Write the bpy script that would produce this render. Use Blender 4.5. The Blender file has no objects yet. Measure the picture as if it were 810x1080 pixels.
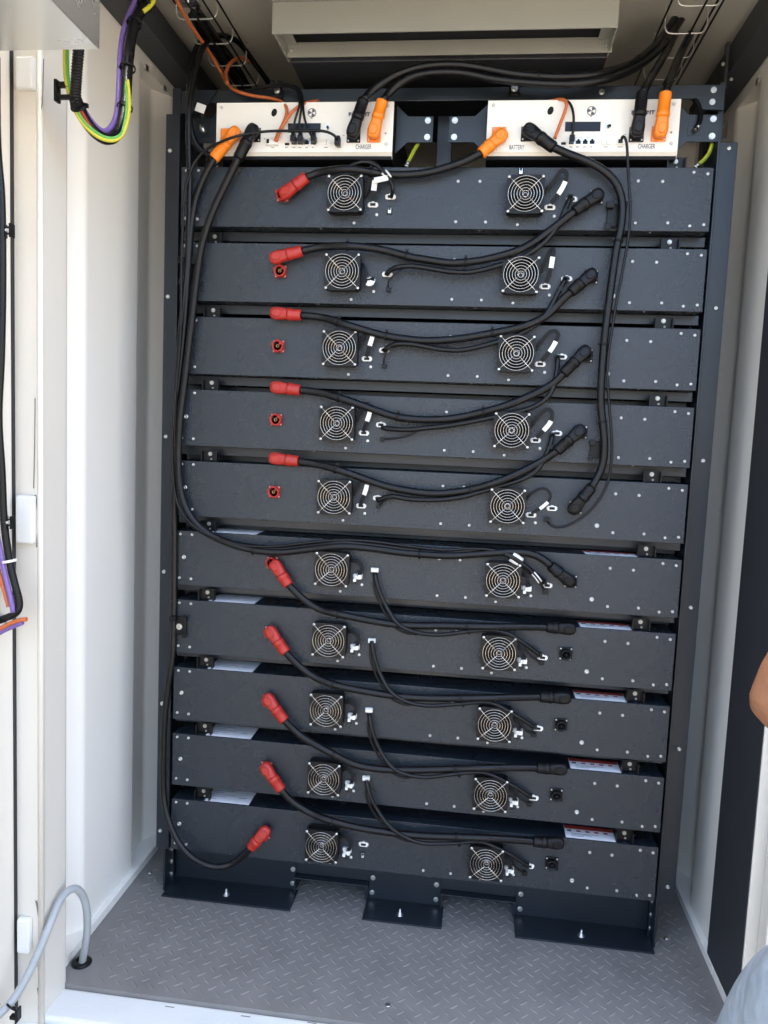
import bpy, bmesh, math, random
from mathutils import Vector, Matrix, Quaternion
random.seed(7)
S = bpy.context.scene
COL = S.collection
PI = math.pi

# ------------------------------------------------------------------ camera
CAM = Vector((0.12354, -1.77126, 1.20227))
RM = Matrix(((0.99169806, -0.11682587, -0.05372782),
             (0.12144193, 0.98826304, 0.09267154),
             (0.04227078, -0.09842699, 0.9942461)))      # columns: right, forward, up
F = 811.0
def at(px, py, y=None, x=None, z=None):
    """point of the place that the photograph shows at a pixel, on a known plane"""
    d = RM @ Vector(((px - 405) / F, 1.0, -(py - 540) / F))
    if y is not None: t = (y - CAM.y) / d.y
    elif x is not None: t = (x - CAM.x) / d.x
    else: t = (z - CAM.z) / d.z
    return CAM + d * t
cd = bpy.data.cameras.new('camera'); cam = bpy.data.objects.new('camera', cd); COL.objects.link(cam)
cam.matrix_world = Matrix(((RM[0][0], RM[0][2], -RM[0][1], CAM.x), (RM[1][0], RM[1][2], -RM[1][1], CAM.y),
                           (RM[2][0], RM[2][2], -RM[2][1], CAM.z), (0, 0, 0, 1)))
cd.sensor_fit = 'VERTICAL'; cd.sensor_height = 36; cd.lens = 36 * F / 1080; cd.clip_start = 0.02; cd.clip_end = 2000
S.camera = cam

# ------------------------------------------------------------------ materials
def mat(name, col, rough=0.5, metal=0.0, bump=0.0, bscale=400, var=0.0, vscale=3.0, rvar=0.0, coat=0.0, spec=0.5, bdist=0.001, streak=None):
    m = bpy.data.materials.new(name); m.use_nodes = True
    nt = m.node_tree; b = nt.nodes['Principled BSDF']
    b.inputs['Base Color'].default_value = (*col, 1); b.inputs['Roughness'].default_value = rough
    b.inputs['Metallic'].default_value = metal; b.inputs['Specular IOR Level'].default_value = spec
    if coat: b.inputs['Coat Weight'].default_value = coat; b.inputs['Coat Roughness'].default_value = 0.25
    tc = nt.nodes.new('ShaderNodeTexCoord')
    if var or rvar:
        n = nt.nodes.new('ShaderNodeTexNoise'); n.inputs['Scale'].default_value = vscale; n.inputs['Detail'].default_value = 6
        n.inputs['Roughness'].default_value = 0.65
        if streak:
            mp = nt.nodes.new('ShaderNodeMapping'); mp.inputs['Scale'].default_value = streak
            nt.links.new(tc.outputs['Object'], mp.inputs['Vector']); nt.links.new(mp.outputs['Vector'], n.inputs['Vector'])
        else:
            nt.links.new(tc.outputs['Object'], n.inputs['Vector'])
        if var:
            r = nt.nodes.new('ShaderNodeMapRange'); r.inputs['From Min'].default_value = 0.25; r.inputs['From Max'].default_value = 0.75
            r.inputs['To Min'].default_value = 1 - var; r.inputs['To Max'].default_value = 1 + var
            mx = nt.nodes.new('ShaderNodeVectorMath'); mx.operation = 'SCALE'; mx.inputs[0].default_value = col
            nt.links.new(n.outputs['Fac'], r.inputs['Value']); nt.links.new(r.outputs['Result'], mx.inputs['Scale'])
            nt.links.new(mx.outputs['Vector'], b.inputs['Base Color'])
        if rvar:
            r = nt.nodes.new('ShaderNodeMapRange'); r.inputs['From Min'].default_value = 0.25; r.inputs['From Max'].default_value = 0.75
            r.inputs['To Min'].default_value = max(0, rough - rvar); r.inputs['To Max'].default_value = rough + rvar
            nt.links.new(n.outputs['Fac'], r.inputs['Value']); nt.links.new(r.outputs['Result'], b.inputs['Roughness'])
    if bump:
        n2 = nt.nodes.new('ShaderNodeTexNoise'); n2.inputs['Scale'].default_value = bscale; n2.inputs['Detail'].default_value = 2
        nt.links.new(tc.outputs['Object'], n2.inputs['Vector'])
        bp = nt.nodes.new('ShaderNodeBump'); bp.inputs['Strength'].default_value = bump; bp.inputs['Distance'].default_value = bdist
        nt.links.new(n2.outputs['Fac'], bp.inputs['Height']); nt.links.new(bp.outputs['Normal'], b.inputs['Normal'])
    return m
M = {}
M['module'] = mat('module powder coat', (0.0100, 0.0155, 0.0220), 0.27, spec=0.56, bump=1.0, bscale=440, var=0.10, vscale=5, rvar=0.05, bdist=0.0013)
M['rack'] = mat('rack powder coat', (0.0110, 0.0160, 0.0220), 0.34, spec=0.50, bump=0.6, bscale=500, var=0.10, vscale=4, rvar=0.05, bdist=0.0005)
M['beam'] = mat('roof beam paint', (0.035, 0.038, 0.042), 0.5, bump=0.2, bscale=60, var=0.12)
M['panel_dark'] = mat('dark lining', (0.030, 0.032, 0.036), 0.45, var=0.10, vscale=2, rvar=0.06, bump=0.15, bscale=35)
M['black'] = mat('black plastic', (0.0050, 0.0050, 0.0054), 0.40, rvar=0.08, vscale=60, spec=0.25)
M['black_matt'] = mat('black matt plastic', (0.005, 0.005, 0.006), 0.6, spec=0.25)
M['rubber'] = mat('cable rubber', (0.0040, 0.0040, 0.0043), 0.33, spec=0.30, var=0.25, vscale=25, rvar=0.1, bump=0.15, bscale=150)
M['red'] = mat('red plug plastic', (0.37, 0.018, 0.010), 0.42, var=0.10, vscale=30, rvar=0.06)
M['orange'] = mat('orange plug plastic', (0.82, 0.21, 0.008), 0.42, var=0.06, vscale=30, rvar=0.06)
M['orange_wire'] = mat('orange wire', (0.48, 0.12, 0.03), 0.5, var=0.1, vscale=20)
M['purple'] = mat('purple wire', (0.17, 0.10, 0.32), 0.45, var=0.08, vscale=20)
M['yellow'] = mat('earth wire yellow', (0.52, 0.48, 0.03), 0.45, var=0.08, vscale=20)
M['green'] = mat('earth wire green', (0.10, 0.36, 0.06), 0.45)
M['white_plastic'] = mat('white connector plastic', (0.78, 0.76, 0.70), 0.5, var=0.05, vscale=80)
M['paper'] = mat('paper label', (0.86, 0.86, 0.87), 0.6, var=0.03, vscale=20)
M['print'] = mat('label print', (0.10, 0.10, 0.13), 0.7)
M['print_red'] = mat('label red print', (0.42, 0.04, 0.03), 0.7)
M['tag'] = mat('white tag', (0.70, 0.69, 0.65), 0.6)
M['chrome'] = mat('bright steel', (0.66, 0.62, 0.55), 0.22, metal=1.0, rvar=0.1, vscale=90)
M['zinc'] = mat('zinc screw', (0.60, 0.60, 0.57), 0.33, metal=1.0, rvar=0.1, vscale=200)
M['galv'] = mat('galvanised sheet', (0.70, 0.71, 0.70), 0.26, metal=0.95, var=0.03, vscale=5, rvar=0.05, bump=0.05, bscale=12)
M['galv_dull'] = mat('dull zinc', (0.42, 0.42, 0.38), 0.45, metal=1.0)
M['hood'] = mat('pale grey hood paint', (0.22, 0.215, 0.18), 0.5, var=0.05, vscale=6)
M['wire_steel'] = mat('tray wire', (0.55, 0.54, 0.50), 0.35, metal=0.8)
M['cream'] = mat('cream box paint', (0.78, 0.75, 0.67), 0.45, var=0.03, vscale=8, bump=0.08, bscale=300)
M['cream_lip'] = mat('cream box lip', (0.62, 0.57, 0.47), 0.5, var=0.03, vscale=8)
M['wall'] = mat('white container paint', (0.86, 0.83, 0.75), 0.45, var=0.035, vscale=1.2, rvar=0.08, bump=0.12, bscale=14, bdist=0.002, streak=(1, 1, 0.35))
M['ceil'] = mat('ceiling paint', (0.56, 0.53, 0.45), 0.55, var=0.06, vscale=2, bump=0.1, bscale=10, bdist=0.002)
M['frame'] = mat('cream door frame paint', (0.69, 0.65, 0.565), 0.42, var=0.05, vscale=2.5, rvar=0.1, bump=0.15, bscale=22, bdist=0.002, streak=(1, 1, 0.3))
M['gasket'] = mat('rubber gasket', (0.016, 0.015, 0.015), 0.7)
M['floor'] = mat('grey deck paint', (0.207, 0.194, 0.180), 0.44, var=0.16, vscale=9, rvar=0.12, bump=0.12, bscale=90)
M['sill'] = mat('sill paint', (0.72, 0.72, 0.68), 0.42, var=0.07, vscale=6, rvar=0.1, bump=0.1, bscale=40)
M['hose'] = mat('grey hose', (0.34, 0.36, 0.36), 0.38, var=0.06, vscale=30)
M['screen'] = mat('dark display', (0.008, 0.010, 0.018), 0.3, spec=0.25)
M['brass'] = mat('brass contact', (0.40, 0.26, 0.11), 0.35, metal=1.0)
M['scratch'] = mat('scraped paint', (0.20, 0.19, 0.17), 0.7)
M['concrete'] = mat('concrete yard', (0.13, 0.12, 0.105), 0.85, var=0.2, vscale=1.5, bump=0.3, bscale=20, bdist=0.004)
M['skin'] = mat('skin', (0.25, 0.110, 0.052), 0.5, var=0.16, vscale=45, bump=0.5, bscale=120, bdist=0.002)
M['denim'] = mat('washed denim', (0.28, 0.325, 0.36), 0.9, var=0.16, vscale=10, bump=1.0, bscale=14, bdist=0.02)
M['shirt'] = mat('shirt cloth', (0.30, 0.31, 0.33), 0.85, var=0.08, vscale=10, bump=0.2, bscale=400)
M['hair'] = mat('hair', (0.02, 0.016, 0.013), 0.6)
M['shoe'] = mat('shoe leather', (0.03, 0.027, 0.025), 0.5)
M['tie_white'] = mat('white cable tie', (0.75, 0.73, 0.70), 0.5)

# ------------------------------------------------------------------ mesh builder
class MB:
    def __init__(s): s.v = []; s.f = []; s.mi = []; s.mats = []; s.sm = []
    def _m(s, m):
        if m not in s.mats: s.mats.append(m)
        return s.mats.index(m)
    def add(s, vs, fs, m, smooth=False):
        o = len(s.v); k = s._m(m); s.v += [Vector(v) for v in vs]
        for f in fs: s.f.append([i + o for i in f]); s.mi.append(k); s.sm.append(smooth)
        return s
    def box(s, x0, x1, y0, y1, z0, z1, m, bev=0.0):
        if bev <= 0:
            vs = [(x, y, z) for x in (x0, x1) for y in (y0, y1) for z in (z0, z1)]
            return s.add(vs, [(0, 1, 3, 2), (4, 6, 7, 5), (0, 4, 5, 1), (2, 3, 7, 6), (0, 2, 6, 4), (1, 5, 7, 3)], m)
        bm = bmesh.new(); bmesh.ops.create_cube(bm, size=1.0)
        for v in bm.verts: v.co = Vector(((x0 + x1) / 2 + v.co.x * (x1 - x0), (y0 + y1) / 2 + v.co.y * (y1 - y0), (z0 + z1) / 2 + v.co.z * (z1 - z0)))
        bev = min(bev, 0.45 * min(abs(x1 - x0), abs(y1 - y0), abs(z1 - z0)))
        bmesh.ops.bevel(bm, geom=bm.edges[:] , offset=bev, segments=2, affect='EDGES', profile=0.6)
        bm.verts.index_update()
        s.add([v.co.copy() for v in bm.verts], [[v.index for v in f.verts] for f in bm.faces], m); bm.free(); return s
    def prism(s, poly, axis, a0, a1, m):
        """polygon in the two other axes, extruded along axis"""
        def P(u, w, a): return {'x': (a, u, w), 'y': (u, a, w), 'z': (u, w, a)}[axis]
        n = len(poly); vs = [P(u, w, a0) for u, w in poly] + [P(u, w, a1) for u, w in poly]
        fs = [tuple(range(n))[::-1], tuple(range(n, 2 * n))] + [(i, (i + 1) % n, n + (i + 1) % n, n + i) for i in range(n)]
        return s.add(vs, fs, m)
    def loft(s, rings, m, cap=True, closed=False, smooth=True):
        n = len(rings[0]); vs = [p for r in rings for p in r]; fs = []
        R = len(rings)
        for i in range(R if closed else R - 1):
            for j in range(n):
                a = i * n + j; b = i * n + (j + 1) % n; c = ((i + 1) % R) * n + (j + 1) % n; d = ((i + 1) % R) * n + j
                fs.append((a, b, c, d))
        s.add(vs, fs, m, smooth)
        if cap and not closed:
            o = len(s.v) - len(vs); k = s._m(m)
            s.f.append([o + j for j in range(n)][::-1]); s.mi.append(k); s.sm.append(False)
            s.f.append([o + (R - 1) * n + j for j in range(n)]); s.mi.append(k); s.sm.append(False)
        return s
    def tube(s, path, r, m, n=10, closed=False, flat=1.0):
        path = [Vector(p) for p in path]; rings = []; up = None; L = len(path)
        for i, p in enumerate(path):
            a = path[(i - 1) % L] if closed or i > 0 else p; b = path[(i + 1) % L] if closed or i < L - 1 else p
            t = (b - a).normalized()
            if up is None:
                up = t.cross(Vector((0, 1, 0)));  up = up if up.length > 0.1 else t.cross(Vector((1, 0, 0))); up.normalize()
            up = (up - t * up.dot(t)).normalized(); sd = t.cross(up)
            rr = r[i] if isinstance(r, (list, tuple)) else r
            rings.append([p + (up * math.cos(2 * PI * j / n) + sd * (math.sin(2 * PI * j / n) * flat)) * rr for j in range(n)])
        return s.loft(rings, m, closed=closed)
    def cyl(s, c, axis, r, h, m, n=16, r2=None, smooth=True):
        c = Vector(c); ax = Vector(axis).normalized(); r2 = r if r2 is None else r2
        u = ax.orthogonal().normalized(); w = ax.cross(u)
        ring = lambda R, d: [c + ax * d + (u * math.cos(2 * PI * j / n) + w * math.sin(2 * PI * j / n)) * R for j in range(n)]
        return s.loft([ring(r, 0), ring(r2, h)], m, smooth=smooth)
    def lathe(s, c, axis, prof, m, n=20):
        c = Vector(c); ax = Vector(axis).normalized(); u = ax.orthogonal().normalized(); w = ax.cross(u)
        return s.loft([[c + ax * d + (u * math.cos(2 * PI * j / n) + w * math.sin(2 * PI * j / n)) * max(R, 1e-5) for j in range(n)] for R, d in prof], m)
    def ring(s, c, axis, R, r, m, n=32, k=6):
        c = Vector(c); ax = Vector(axis).normalized(); u = ax.orthogonal().normalized(); w = ax.cross(u)
        return s.tube([c + (u * math.cos(2 * PI * i / n) + w * math.sin(2 * PI * i / n)) * R for i in range(n)], r, m, n=k, closed=True)
    def screw(s, c, axis=(0, -1, 0), r=0.0038, m=None, hexa=False):
        m = m or M['zinc']
        if hexa:
            s.cyl(c, axis, r * 1.35, r * 0.3, m, n=20); return s.cyl(Vector(c) + Vector(axis) * r * 0.3, axis, r, r * 0.7, m, n=6, smooth=False)
        return s.lathe(c, axis, [(r, 0), (r, r * 0.25), (r * 0.8, r * 0.55), (r * 0.42, r * 0.72), (r * 0.36, r * 0.45), (0, r * 0.42)], m, n=12)
    def mesh(s, name, org=Vector((0, 0, 0)), bevel=0.0):
        me = bpy.data.meshes.new(name); me.from_pydata([v - org for v in s.v], [], s.f)
        for m in s.mats: me.materials.append(m)
        me.polygons.foreach_set('material_index', s.mi); me.polygons.foreach_set('use_smooth', s.sm)
        bm = bmesh.new(); bm.from_mesh(me)
        bmesh.ops.recalc_face_normals(bm, faces=bm.faces[:])
        bm.to_mesh(me); bm.free(); me.update()
        return me
    def build(s, name, parent=None, org=None):
        if org is None: org = world(parent) if parent else Vector((0, 0, 0))
        o = bpy.data.objects.new(name, s.mesh(name, org)); COL.objects.link(o)
        if parent: o.parent = parent
        else: o.location = org
        return o
def world(o):
    p = Vector((0, 0, 0))
    while o: p += o.location; o = o.parent
    return p
def tag(o, label=None, cat=None, group=None, kind=None):
    if label: o['label'] = label
    if cat: o['category'] = cat
    if group: o['group'] = group
    if kind: o['kind'] = kind
    return o
def thing(name, loc, label, cat, group=None):
    o = bpy.data.objects.new(name, None); COL.objects.link(o); o.location = loc; o.empty_display_size = 0.05
    return tag(o, label, cat, group)
def spline(pts, step=0.008):
    pts = [Vector(p) for p in pts]
    # drop doubled points, then centripetal-ish Catmull-Rom
    q = [pts[0]]
    for p in pts[1:]:
        if (p - q[-1]).length > 1e-4: q.append(p)
    pts = q
    P = [pts[0] * 2 - pts[1]] + pts + [pts[-1] * 2 - pts[-2]]; out = []
    for i in range(1, len(P) - 2):
        a, b, c, d = P[i - 1], P[i], P[i + 1], P[i + 2]
        n = max(2, int((c - b).length / step))
        k1 = (c - a) * 0.5 * min(1, 2 * (c - b).length / max(1e-6, (c - a).length)); k2 = (d - b) * 0.5 * min(1, 2 * (c - b).length / max(1e-6, (d - b).length))
        for j in range(n):
            t = j / n; h = t * t
            out.append(b * (2 * h * t - 3 * h + 1) + k1 * (h * t - 2 * h + t) + c * (3 * h - 2 * h * t) + k2 * (h * t - h))
    out.append(pts[-1])
    # light smoothing
    for _ in range(3):
        out = [out[0]] + [(out[i - 1] + out[i] * 2 + out[i + 1]) / 4 for i in range(1, len(out) - 1)] + [out[-1]]
    return out
def pix(pts, y):
    """pixel path -> points; each entry (px, py) or (px, py, y)"""
    return [at(p[0], p[1], z=p[3]) if len(p) > 3 else at(p[0], p[1], y=p[2] if len(p) > 2 else y) for p in pts]

# ================================================================== SETTING
XL, XR, YB, ZC, YF = -0.735, 0.735, 0.78, 2.2, -0.30
GZ = -0.35
g = MB(); g.add([(-400, -400, GZ), (400, -400, GZ), (400, 400, GZ), (-400, 400, GZ)], [(0, 1, 2, 3)], M['concrete'])
tag(g.build('ground'), 'bare concrete yard around the container', 'ground', kind='structure')

# floor: deck plate with raised lozenges
fl = MB(); fl.box(-0.7345, 0.7345, YF - 0.012, YB, -0.02, 0.0, M['floor'])
pitch = 0.0372
def lozenge(cx, cy, ang):
    L, W, H = 0.0130, 0.0031, 0.0014; ca, sa = math.cos(ang), math.sin(ang); n = 8
    def P(u, w, z): return (cx + u * ca - w * sa, cy + u * sa + w * ca, z)
    base = []; top = []
    for i in range(n + 1):
        u = -L + 2 * L * i / n; w = W * (1 - (u / L) ** 2) ** 0.8 if i not in (0, n) else 0.0; base.append((u, w))
    out = [(u, w) for u, w in base] + [(u, -w) for u, w in base[-2:0:-1]]
    vs = [P(u, w, 0.0) for u, w in out] + [P(u * 0.72, w * 0.45, H) for u, w in out]
    k = len(out); fs = [tuple(range(k, 2 * k))] + [(i, (i + 1) % k, k + (i + 1) % k, k + i) for i in range(k)]
    fl.add(vs, fs, M['floor'], True)
nx = int(1.42 / pitch); ny = int(0.9 / pitch)
for i in range(nx + 1):
    for j in range(ny + 1):
        for h in (0, 1):
            x = -0.70 + (i + 0.5 * h) * pitch; y = YF + 0.012 + (j + 0.5 * h) * pitch
            if abs(x) < 0.70 and y < 0.6 and not (x < -0.64 and y < -0.22):
                lozenge(x, y, (PI / 4 if h else -PI / 4) + random.uniform(-.03, .03))
for px, py in ((409, 1060), (381, 1034)): pass
fl.lathe(at(409, 1060, z=0.0), (0, 0, 1), [(0.006, 0), (0.006, 0.0008), (0.003, 0.001), (0, 0.0004)], M['zinc'], n=12)
fl.lathe(at(140, 1012, z=0.0), (0, 0, 1), [(0.004, 0), (0.004, 0.0008), (0.002, 0.001), (0, 0.0004)], M['zinc'], n=12)
fl.lathe(at(703, 990, z=0.0), (0, 0, 1), [(0.007, 0), (0.007, 0.002), (0.004, 0.004), (0, 0.004)], M['zinc'], n=12)
fl.lathe(at(158, 921, z=0.0), (0, 0, 1), [(0.006, 0), (0.006, 0.002), (0.004, 0.004), (0, 0.004)], M['zinc'], n=12)
tag(fl.build('floor'), 'grey painted tread plate floor with raised lozenges', 'floor', kind='structure')

# side walls: corrugated sheets (profile in x, y), thin sheet with outer skin
def corr(prof, side, name, label):
    """prof: list of (y, inset) from front to back; inset > 0 lies further out"""
    w = MB(); sgn = -1 if side == 'l' else 1; X = XL if side == 'l' else XR
    inner = [(X + sgn * d, y) for y, d in prof]; outer = [(X + sgn * 0.075, prof[-1][0]), (X + sgn * 0.075, prof[0][0])]
    # rounded folds
    pts = []
    for i, (x, y) in enumerate(inner):
        if 0 < i < len(inner) - 1:
            p = Vector((x, y)); a = Vector(inner[i - 1]); b = Vector(inner[i + 1]); r = 0.010
            pa = p + (a - p).normalized() * min(r, (a - p).length * .4); pb = p + (b - p).normalized() * min(r, (b - p).length * .4)
            for t in [k_ / 8 for k_ in range(9)]: q = pa * (1 - t) ** 2 + p * 2 * t * (1 - t) + pb * t * t; pts.append((q.x, q.y))
        else: pts.append((x, y))
    n = len(pts); zb = 0.0; zt_ = 2.075
    vs = [(x, y, zb) for x, y in pts] + [(x, y, zt_) for x, y in pts]
    for i in range(n - 1):
        a, b = pts[i], pts[i + 1]; q = [(*a, zb), (*b, zb), (*b, zt_), (*a, zt_)]
        w.add(q, [(0, 1, 2, 3)], M['wall'], False)
    # flat head plate above the corrugation and outer skin
    Xo = X + sgn * 0.001
    w.box(min(Xo, Xo + sgn * 0.075), max(Xo, Xo + sgn * 0.075), prof[0][0], YB, zt_, ZC + 0.02, M['wall'])
    w.box(min(X + sgn * 0.075, X + sgn * 0.08), max(X + sgn * 0.075, X + sgn * 0.08), prof[0][0], YB, -0.15, ZC + 0.02, M['wall'])
    for yy, zz in ((0.13, 2.13), (0.24, 2.13)):
        w.box(min(X - sgn * 0.001, X + sgn * .003), max(X - sgn * 0.001, X + sgn * .003), yy - .007, yy + .007, zz - .06, zz - .046, M['zinc'])
    if side == 'r':
        w.box(0.7215, 0.80, -0.1985, prof[0][0] - .0005, 0.0003, 0.022, M['wall'], 0.002); w.box(0.736, 0.80, -0.1985, prof[0][0] - .0005, -0.15, -.001, M['wall']); w.box(.7345, .80, -.0995, prof[0][0] - .0006, .0225, 2.2, M['wall'])
    # kick strip along the floor
    w.box(min(X - sgn * 0.014, X + sgn * 0.07), max(X - sgn * 0.014, X + sgn * 0.07), prof[0][0], YB, 0.0, 0.022, M['wall'], 0.002)
    tag(w.build(name), label, 'wall', kind='structure')
corr([(-0.3015, 0.036), (-0.205, 0.036), (-0.165, 0.0), (0.095, 0.0), (0.150, 0.036), (0.235, 0.036), (0.285, 0.0), (0.46, 0), (0.50, 0.036), (0.57, .036), (0.61, 0), (YB, 0)], 'l', 'wall_left', 'white corrugated side wall beside the hose and the door frame')
corr([(-0.03, 0.0), (0.215, 0.0), (0.26, 0.036), (0.34, 0.036), (0.385, 0.0), (0.46, 0), (0.50, 0.036), (0.57, .036), (0.61, 0), (YB, 0)], 'r', 'wall_right', 'white corrugated side wall beside the dark lining panel')
w = MB(); w.box(XL - .08, XR + .08, YB, YB + 0.06, -0.15, ZC + 0.08, M['wall']); tag(w.build('wall_back'), 'white end wall behind the battery rack', 'wall', kind='structure')

# ceiling: shallow grooves running into the container
c = MB(); prof = []
x = XL - 0.08
xs = []
for k in range(9):
    x0 = -0.62 + k * 0.155
    xs += [(x0 - 0.045, 0.0), (x0 - 0.02, 0.018), (x0 + 0.02, 0.018), (x0 + 0.045, 0.0)]
prof = [(XL - .08, 0.0)] + xs + [(XR + .08, 0.0)]
n = len(prof)
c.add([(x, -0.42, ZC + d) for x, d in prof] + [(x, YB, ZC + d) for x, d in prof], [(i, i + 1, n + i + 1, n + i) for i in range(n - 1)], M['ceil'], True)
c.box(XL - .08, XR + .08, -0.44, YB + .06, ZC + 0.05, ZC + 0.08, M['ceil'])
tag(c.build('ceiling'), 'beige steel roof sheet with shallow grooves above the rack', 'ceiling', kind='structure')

# sill and lower edge of the container
s = MB(); s.box(-0.80, 0.90, -0.395, YF - 0.0125, -0.07, -0.009, M['sill'], 0.006); s.box(-0.80, 0.90, -0.44, -0.396, -0.20, -0.022, M['sill'], 0.006)
for px, py in ((180, 1062), (260, 1072), (330, 1079)):
    p = at(px, py, z=-0.009); s.box(p.x - .012, p.x + .008, p.y - .0015, p.y + .0012, -0.0092, -0.0088, M['scratch'])
tag(s.build('door_sill'), 'white painted sill in front of the tread plate floor', 'door sill', kind='structure')

def frame_side(sgn, name, label):
    f = MB()
    if sgn < 0:
        f.box(-0.80, -0.697, -0.402, -0.302, -0.2, 2.25, M['frame'], 0.010)
        f.tube([(-0.6985, -0.3995, -0.1), (-0.6985, -0.3995, 2.2)], 0.006, M['frame'], n=12)
    else:
        f.box(0.7225, 0.98, -0.2005, -0.1948, 0.0005, 2.25, M['frame'], 0.002); f.box(0.7355, 0.98, -0.1946, -.10, 0.0005, 2.25, M['frame']); f.box(.7225, .98, -.2005, -.10, -.2, -.0235, M['frame'])
    r = f.build(name); tag(r, label, 'door post'); return r
dpl = frame_side(-1, 'door_post', 'scuffed cream door post with white hinge blocks beside the grey hose')
dpr = frame_side(1, 'door_post', 'bright cream door post beside the dark lining panel and the hand')
h = MB()
for (x0, y0, x1, y1) in ((21, 62, 38, 96), (21, 522, 38, 573), (22, 966, 34, 1003)):
    a = at(x0, y0, y=-0.405); b = at(x1, y1, y=-0.405)
    hb = MB(); hb.box(a.x - .002, b.x, -0.417, -0.4025, b.z, a.z, M['sill'], 0.004)
    0 and hb.cyl(((a.x + b.x) / 2 - .005, -0.432, b.z - .006), (0, 0, 1), 0.006, a.z - b.z + .012, M['sill'], n=12)
    hb.build('hinge_block', dpl)
# scraped paint beside the hinges (wear with its own shape)
sc = MB()
for pts in (((37, 522), (40, 535), (41, 553), (39, 577)), ((37, 420), (36.5, 470), (35.5, 515)), ((38, 950), (41, 965), (42, 990), (40, 1002)), ((40, 1042), (42, 1055), (41, 1064)), ((46, 62), (45, 100), (44, 116), (39, 123))):
    pp = [at(px, py, y=-0.4028) for px, py in pts]
    sc.tube(spline(pp), 0.0011 if pts[0][1] in (420, 62) else 0.0022, M['scratch'], n=5, flat=0.25)
sc.build('scrape_mark', dpl)
l = MB(); l.box(-0.80, 0.98, -0.44, -0.36, 2.11, 2.25, M['frame'], 0.006); tag(l.build('door_lintel'), 'cream lintel over the container opening', 'lintel', kind='structure')

# dark lining panel on the right side, roof beams
d = MB(); d.box(0.7215, 0.733, -0.194, 0.016, 0.0235, 2.115, M['panel_dark'], 0.003)
tag(d.build('lining_panel'), 'tall charcoal lining panel on the side wall next to the cream post', 'panel')
for sgn, nm, lb in ((-1, 'roof_beam', 'dark steel roof beam above the purple cable loop'), (1, 'roof_beam', 'dark steel roof beam above the charcoal lining panel')):
    b = MB(); xi = 0.672
    b.box(min(sgn * xi, sgn * 0.734), max(sgn * xi, sgn * 0.734), -0.355, 0.62, 2.105, 2.111, M['beam'])
    b.box(min(sgn * xi, sgn * (xi + .006)), max(sgn * xi, sgn * (xi + .006)), -0.355, 0.62, 2.1111, 2.165, M['beam'])
    b.box(min(sgn * xi, sgn * 0.734), max(sgn * xi, sgn * 0.734), -0.355, 0.62, 2.1651, 2.171, M['beam'])
    o = b.build(nm); tag(o, lb, 'roof beam')
    br = MB(); br.box(min(sgn * .664, sgn * .6715), max(sgn * .664, sgn * .6715), 0.255, 0.275, 2.07, 2.178, M['beam'], .002)
    br.screw((sgn * .658, 0.2545, 2.125), r=.005); br.screw((sgn * .680, 0.2545, 2.09), r=.004)
    br.build('bracket', o)

# ================================================================== RACK
rack = thing('equipment_rack', (0, 0.3, 0), 'dark grey steel rack holding ten battery modules and two cream boxes', 'rack')
R_ = M['rack']
Lz = [1.85, 1.513, 1.178, 0.843, 0.505, 0.167]; Rz = [1.853, 1.514, 1.177, 0.84, 0.503, 0.162]
p = MB(); p.box(-0.646, -0.6125, 0.040, 0.044, 0.12, 1.933, R_, 0.001); p.box(-0.6165, -0.6125, 0.0442, 0.12, 0.12, 1.933, R_)
p.box(-0.646, -0.642, 0.0442, 0.60, 0.12, 1.933, R_)
for z in Lz: p.screw((-0.635, 0.040, z), r=.0052)
p.build('post', rack)
p = MB(); p.box(0.606, 0.646, 0.040, 0.044, 0.12, 1.866, R_, 0.001); p.box(0.601, 0.6058, 0.026, 0.12, 0.12, 1.866, R_, 0.0012)
p.box(0.642, 0.646, 0.0442, 0.60, 0.12, 1.866, R_)
for z in Rz: p.screw((0.628, 0.040, z), r=.0052)
p.build('post', rack)
# inner uprights
for x0, x1 in ((-0.640, -0.600), (0.596, 0.617)):
    p = MB(); p.box(x0, x1, 0.125, 0.165, 0.0, 1.985, R_, 0.001); p.build('upright', rack)
for x0, x1 in ((-0.640, -0.600), (0.596, 0.640)):
    p = MB(); p.box(x0, x1, 0.60, 0.64, 0.0, 1.985, R_, 0.001); p.build('upright', rack)
p = MB(); p.box(-0.012, 0.023, 0.13, 0.16, 1.80, 1.96, R_, 0.001); p.build('upright', rack)
# top cross bar with end gussets
p = MB(); p.box(-0.612, 0.613, 0.050, 0.056, 1.962, 1.990, R_, 0.001)
p.prism([(0.553, 1.9618), (0.570, 1.939), (0.613, 1.938), (0.613, 1.9618)], 'y', 0.050, 0.056, R_)
p.prism([(-0.553, 1.9618), (-0.570, 1.939), (-0.613, 1.938), (-0.613, 1.9618)], 'y', 0.050, 0.056, R_)
p.box(-0.612, 0.613, 0.0562, 0.10, 1.986, 1.990, R_)
for q in ((0.589, 1.979), (0.588, 1.954), (0.352, 1.977), (-0.589, 1.979)): p.screw((q[0], 0.050, q[1]), r=.0047, hexa=True)
p.build('cross_bar', rack)
for x0, x1 in ((0.605, 0.617), (-0.64, -0.6185)):
    p = MB(); p.box(x0, x1, 0.062, 0.124, 1.866 if x0 > 0 else 1.9335, 2.0, R_, .001); p.build('corner_plate', rack)
# rails in the gaps
ZT = 1.8; PIT = 0.169184; HH = 0.132476
for k in range(10):
    zb = ZT - k * PIT - HH
    p = MB(); p.box(-0.600, 0.5955, 0.045, 0.049, zb - 0.0220, zb - 0.0008, R_, 0.001); p.box(-0.600, 0.5955, 0.088, 0.10, zb - 0.0362, zb - 0.0222, R_, 0.001); p.build('shelf_rail', rack)
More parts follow.
